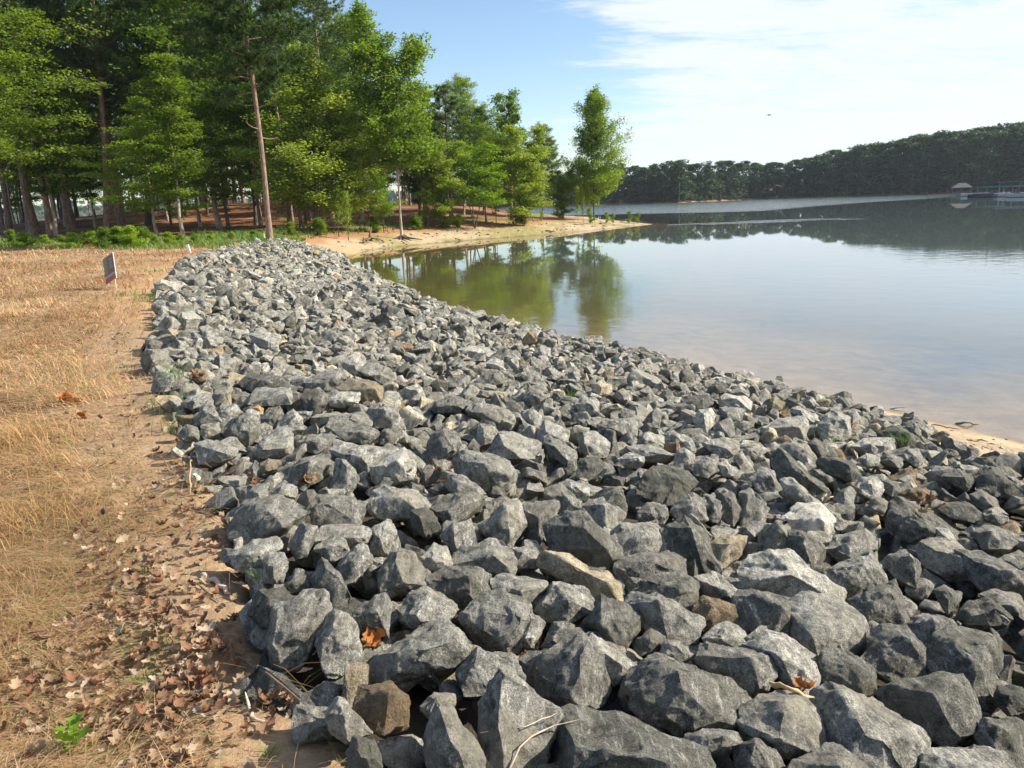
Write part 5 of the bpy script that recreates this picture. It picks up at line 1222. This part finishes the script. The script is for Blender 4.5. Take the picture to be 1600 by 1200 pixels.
# ------------------------------------------------------------------ made things
def box(name, sx, sy, sz, mat, parent=None, loc=(0, 0, 0), rot=(0, 0, 0), bev=0.0):
    bm = bmesh.new(); bmesh.ops.create_cube(bm, size=1); bmesh.ops.scale(bm, vec=(sx, sy, sz), verts=bm.verts)
    if bev: bmesh.ops.bevel(bm, geom=list(bm.edges), offset=bev, segments=2, affect='EDGES')
    me = bpy.data.meshes.new(name); bm.to_mesh(me); bm.free(); me.materials.append(mat)
    o = link(name, me, parent); o.location = loc; o.rotation_euler = rot; return o
WHITE = flat('white_plastic', (.78, .78, .76), .5); RED = flat('red_print', (.50, .065, .045), .6, 30, .15); BRN = flat('printed_photo', (.17, .105, .075), .6, 22, .75); GRN = flat('printed_green', (.20, .22, .13), .6, 30, .6); GRY = flat('printed_grey', (.36, .38, .36), .6, 40, .2); STEEL = flat('stake_steel', (.35, .34, .32), .45, metal=.8)
p = place(176, 452); e = empty('yard_sign', p)
box('board', .62, .010, .56, WHITE, e, (0, 0, .44)); box('printed_face', .60, .003, .39, BRN, e, (0, -.008, .515)); box('green_print', .20, .003, .37, GRN, e, (-.19, -.011, .515)); box('grey_band', .60, .003, .045, GRY, e, (0, -.008, .292)); box('red_band', .60, .003, .10, RED, e, (0, -.008, .217))
for k in range(5): box('print_line', .20 - .02 * (k % 2), .002, .012, GRY, e, (.14, -.0115, .62 - k * .045))
for s_ in (-1, 1): box('stake', .008, .008, .34, STEEL, e, (.2 * s_, .006, .05))
e.rotation_euler = (math.radians(-6), math.radians(-16), math.radians(-43)); tag(e, 'small yard sign with dark brown print and red bottom band, leaning in the straw', 'sign')
p = place(295, 397); e = empty('marker_post', p); box('post', .13, .08, .32, WHITE, e, (0, 0, .19), (0, math.radians(-12), 0), .012); box('post_base', .11, .08, .07, flat('pink_paint', (.75, .42, .36), .6), e, (.03, 0, .02), (0, math.radians(-12), 0), .01)
tag(e, 'short white marker post with a pinkish base standing in the straw near the riprap', 'marker post')

# far landing: boathouse, docks, covered boats
ROOF = flat('roof_shingle_shaded', (.10, .088, .085), .9, 3, .25); TIMB = flat('dock_timber_shaded', (.22, .20, .18), .9, 3, .3); BLUE = flat('canopy_teal', (.05, .17, .22), .7); GREENC = flat('canopy_green', (.06, .22, .15), .7); HULL = flat('hull_white', (.55, .55, .54), .4); DARKH = flat('hull_dark', (.05, .06, .09), .4); GREYC = flat('canopy_grey', (.14, .18, .20), .7)  # roof and timber colours darkened to stand for the forest's shade
def far_at(px, py): q = bp(px, py, WATER); return np.array([q[0], q[1], WATER])
def face(o, p): o.rotation_euler = (0, 0, math.atan2(p[0], -p[1]) + PI) if False else (0, 0, -math.atan2(p[0], p[1]))
p = far_at(1502, 305.5); e = empty('boathouse', p); face(e, p)
box('deck', 6.0, 5.0, .25, TIMB, e, (0, 0, .45))
for sx in (-2.6, 0, 2.6):
    for sy in (-2.1, 2.1): box('post', .18, .18, 3.6, TIMB, e, (sx, sy, .9))
bm = bmesh.new(); v = [bm.verts.new(q) for q in ((-3.1, -2.7, 2.5), (3.1, -2.7, 2.5), (3.1, 2.7, 2.5), (-3.1, 2.7, 2.5), (-1.0, 0, 3.9), (1.0, 0, 3.9), (-3.1, -2.7, 2.35), (3.1, -2.7, 2.35), (3.1, 2.7, 2.35), (-3.1, 2.7, 2.35))]
for f in ((0, 1, 5, 4), (1, 2, 5), (2, 3, 4, 5), (3, 0, 4), (0, 6, 7, 1), (1, 7, 8, 2), (2, 8, 9, 3), (3, 9, 6, 0), (6, 9, 8, 7)): bm.faces.new([v[i] for i in f])
me = bpy.data.meshes.new('roof'); bm.to_mesh(me); bm.free(); me.materials.append(ROOF); link('roof', me, e)
for z_ in (1.0, 1.35): box('rail', 5.4, .06, .08, TIMB, e, (0, -2.3, z_))
box('bench', 1.6, .5, .5, TIMB, e, (-1.2, .6, .85)); e.scale = (.85, .85, .85); tag(e, 'open boathouse with a brown hip roof on posts across the lake', 'boathouse')
def boat(px, py, L, label, canopy=None, dark=False):
    p = far_at(px, py); e = empty('moored_boat', p); face(e, p); bm = bmesh.new()
    prof_ = [(-.5, .42, .0), (-.2, .5, 0), (.2, .46, .02), (.42, .25, .08), (.5, .02, .16)]; rings = []
    for x, w, dz in prof_:
        rings.append([bm.verts.new((x * L, s * w * 2.2 * k, z + dz)) for s, k, z in ((-1, 1, .75), (-1, .8, .1), (0, 0, -.15), (1, .8, .1), (1, 1, .75))])
    for a, b in zip(rings[:-1], rings[1:]):
        for i in range(4): bm.faces.new((a[i], b[i], b[i + 1], a[i + 1]))
        bm.faces.new((a[0], a[4], b[4], b[0]))
    bm.faces.new(rings[0]); bm.faces.new(rings[-1][::-1]); bmesh.ops.recalc_face_normals(bm, faces=bm.faces)
    me = bpy.data.meshes.new('hull'); bm.to_mesh(me); bm.free(); me.materials.append(DARKH if dark else HULL); link('hull', me, e)
    box('windscreen', .1, 1.4, .45, DARKH, e, (.1 * L, 0, .95), (0, -.4, 0)); box('cockpit', L * .4, 1.3, .12, DARKH, e, (-.1 * L, 0, .80))
    if canopy:
        for sx in (-.35, .3):
            for sy in (-.9, .9): box('pole', .06, .06, 1.4, STEEL, e, (sx * L, sy, 1.4))
        c_ = box('canopy', L * .8, 2.2, .22, canopy, e, (-.02 * L, 0, 2.15), bev=.09)
    tag(e, label, 'boat', 'boats moored across the lake')
boat(1523, 306.5, 6, 'white boat with a dark windscreen moored just right of the boathouse'); boat(1545, 308, 6.5, 'boat under a teal canopy, left of the grey-roofed dock', BLUE); boat(1556, 307, 5.5, 'boat under a green canopy beside the teal one', GREENC); boat(1586, 307, 6.5, 'boat under a grey canopy at the right edge of the photo', GREYC); boat(1600, 308, 6.0, 'second grey-canopied boat cut off by the right edge of the photo', GREYC); boat(1532, 308.5, 5, 'dark-hulled boat tied between the boathouse and the teal canopy', None, True)
def dock(px, py, L, label, roof=False):
    p = far_at(px, py); e = empty('dock', p); face(e, p); 
    for k in range(int(L / .5)): box('plank', .46, 1.8, .08, TIMB, e, (-L / 2 + .25 + k * .5, 0, .5)) if k else box('plank', .46, 1.8, .08, TIMB, e, (-L / 2 + .25, 0, .5))
    for k in range(int(L / 2) + 1):
        for sy in (-.85, .85): box('pile', .16, .16, 2.2, TIMB, e, (-L / 2 + .05 + k * (L - .1) / int(L / 2), sy, .2))
    if roof:
        for k in range(3):
            for sy in (-1.2, 1.2): box('post', .12, .12, 2.6, TIMB, e, (-L / 2 + .3 + k * (L - .6) / 2, sy, 1.8))
        box('roof', L + .6, 3.2, .15, GREYC, e, (0, 0, 3.15))
    tag(e, label, 'dock', 'docks across the lake')
dock(1514, 305, 5, 'low plank dock at the foot of the boathouse'); dock(1568, 305.5, 5, 'dock with close upright piles between the green and grey canopies'); dock(1592, 304.5, 9, 'flat grey-roofed dock at the right edge of the photo', True)
# white hulls pulled up on the far sand by the dark leafy point
for k, (px, lab) in enumerate(((997, 'longer upturned white boat on the far sand right of the poplar'), (1005, 'shorter white boat on the far sand right of the poplar'))):
    q = bp(px, 317.8, WATER); p = np.array([q[0], q[1], max(h1(*q), WATER) + .2]); A_ = Acc(); L = 2.6 - k * .9
    A_.add(tube(np.array([[-L, 0, 0], [-L * .6, 0, .18], [0, 0, .24], [L * .6, 0, .18], [L, 0, 0]]), [.03, .35, .45, .35, .03], 8)); o = link('beached_boat', A_.mesh('beached_boat', HULL)); o.location = p; tag(o, lab, 'boat', 'beached white boats')
# a bird over the lake
q = rays([(1202, 180)])[0]; q = q / np.linalg.norm(q) * 75 + (0, 0, EYE); BK = flat('bird_black', (.03, .03, .035), .6); e = empty('flying_bird', q, 0.6)
A_ = Acc(); A_.add(tube(np.array([[-.20, 0, 0], [-.12, 0, 0], [0, 0, .01], [.12, 0, .02], [.18, 0, .02]]), [.01, .035, .05, .035, .01], 8)); link('body', A_.mesh('body', BK), e)
for s_ in (-1, 1):
    V = np.array([[.06, .03 * s_, .02], [.08, .18 * s_, .10], [.02, .38 * s_, .04], [-.05, .20 * s_, .08], [-.07, .03 * s_, .02], [.06, .03 * s_, .0], [-.07, .03 * s_, .0]]); link('wing', mesh_np('wing', V, [np.array([[0, 1, 3, 4]]), np.array([[1, 2, 3], [5, 6, 1], [6, 3, 1]])], BK), e)
link('tail', mesh_np('tail', np.array([[-.16, -.02, 0], [-.16, .02, 0], [-.30, .06, .01], [-.30, -.06, .01]]), np.array([[0, 1, 2, 3]]), BK), e)
tag(e, 'small dark bird flying over the lake', 'bird')
# ------------------------------------------------------------------ air
m, nt, out = material('haze_air'); g = N(nt); pv = g('ShaderNodeVolumePrincipled', {'Color': (.80, .88, 1.0, 1), 'Density': 0.00015, 'Anisotropy': 0.3}); nt.links.new(pv.outputs[0], out.inputs['Volume'])
bm = bmesh.new(); bmesh.ops.create_cube(bm, size=1); bmesh.ops.scale(bm, vec=(6500, 6500, 48), verts=bm.verts); me = bpy.data.meshes.new('haze'); bm.to_mesh(me); bm.free(); me.materials.append(m)
o = link('haze', me); o.location = (0, 1500, 24 - 5.4); tag(o, kind='stuff', label='thin pale summer haze over the lake'); pass
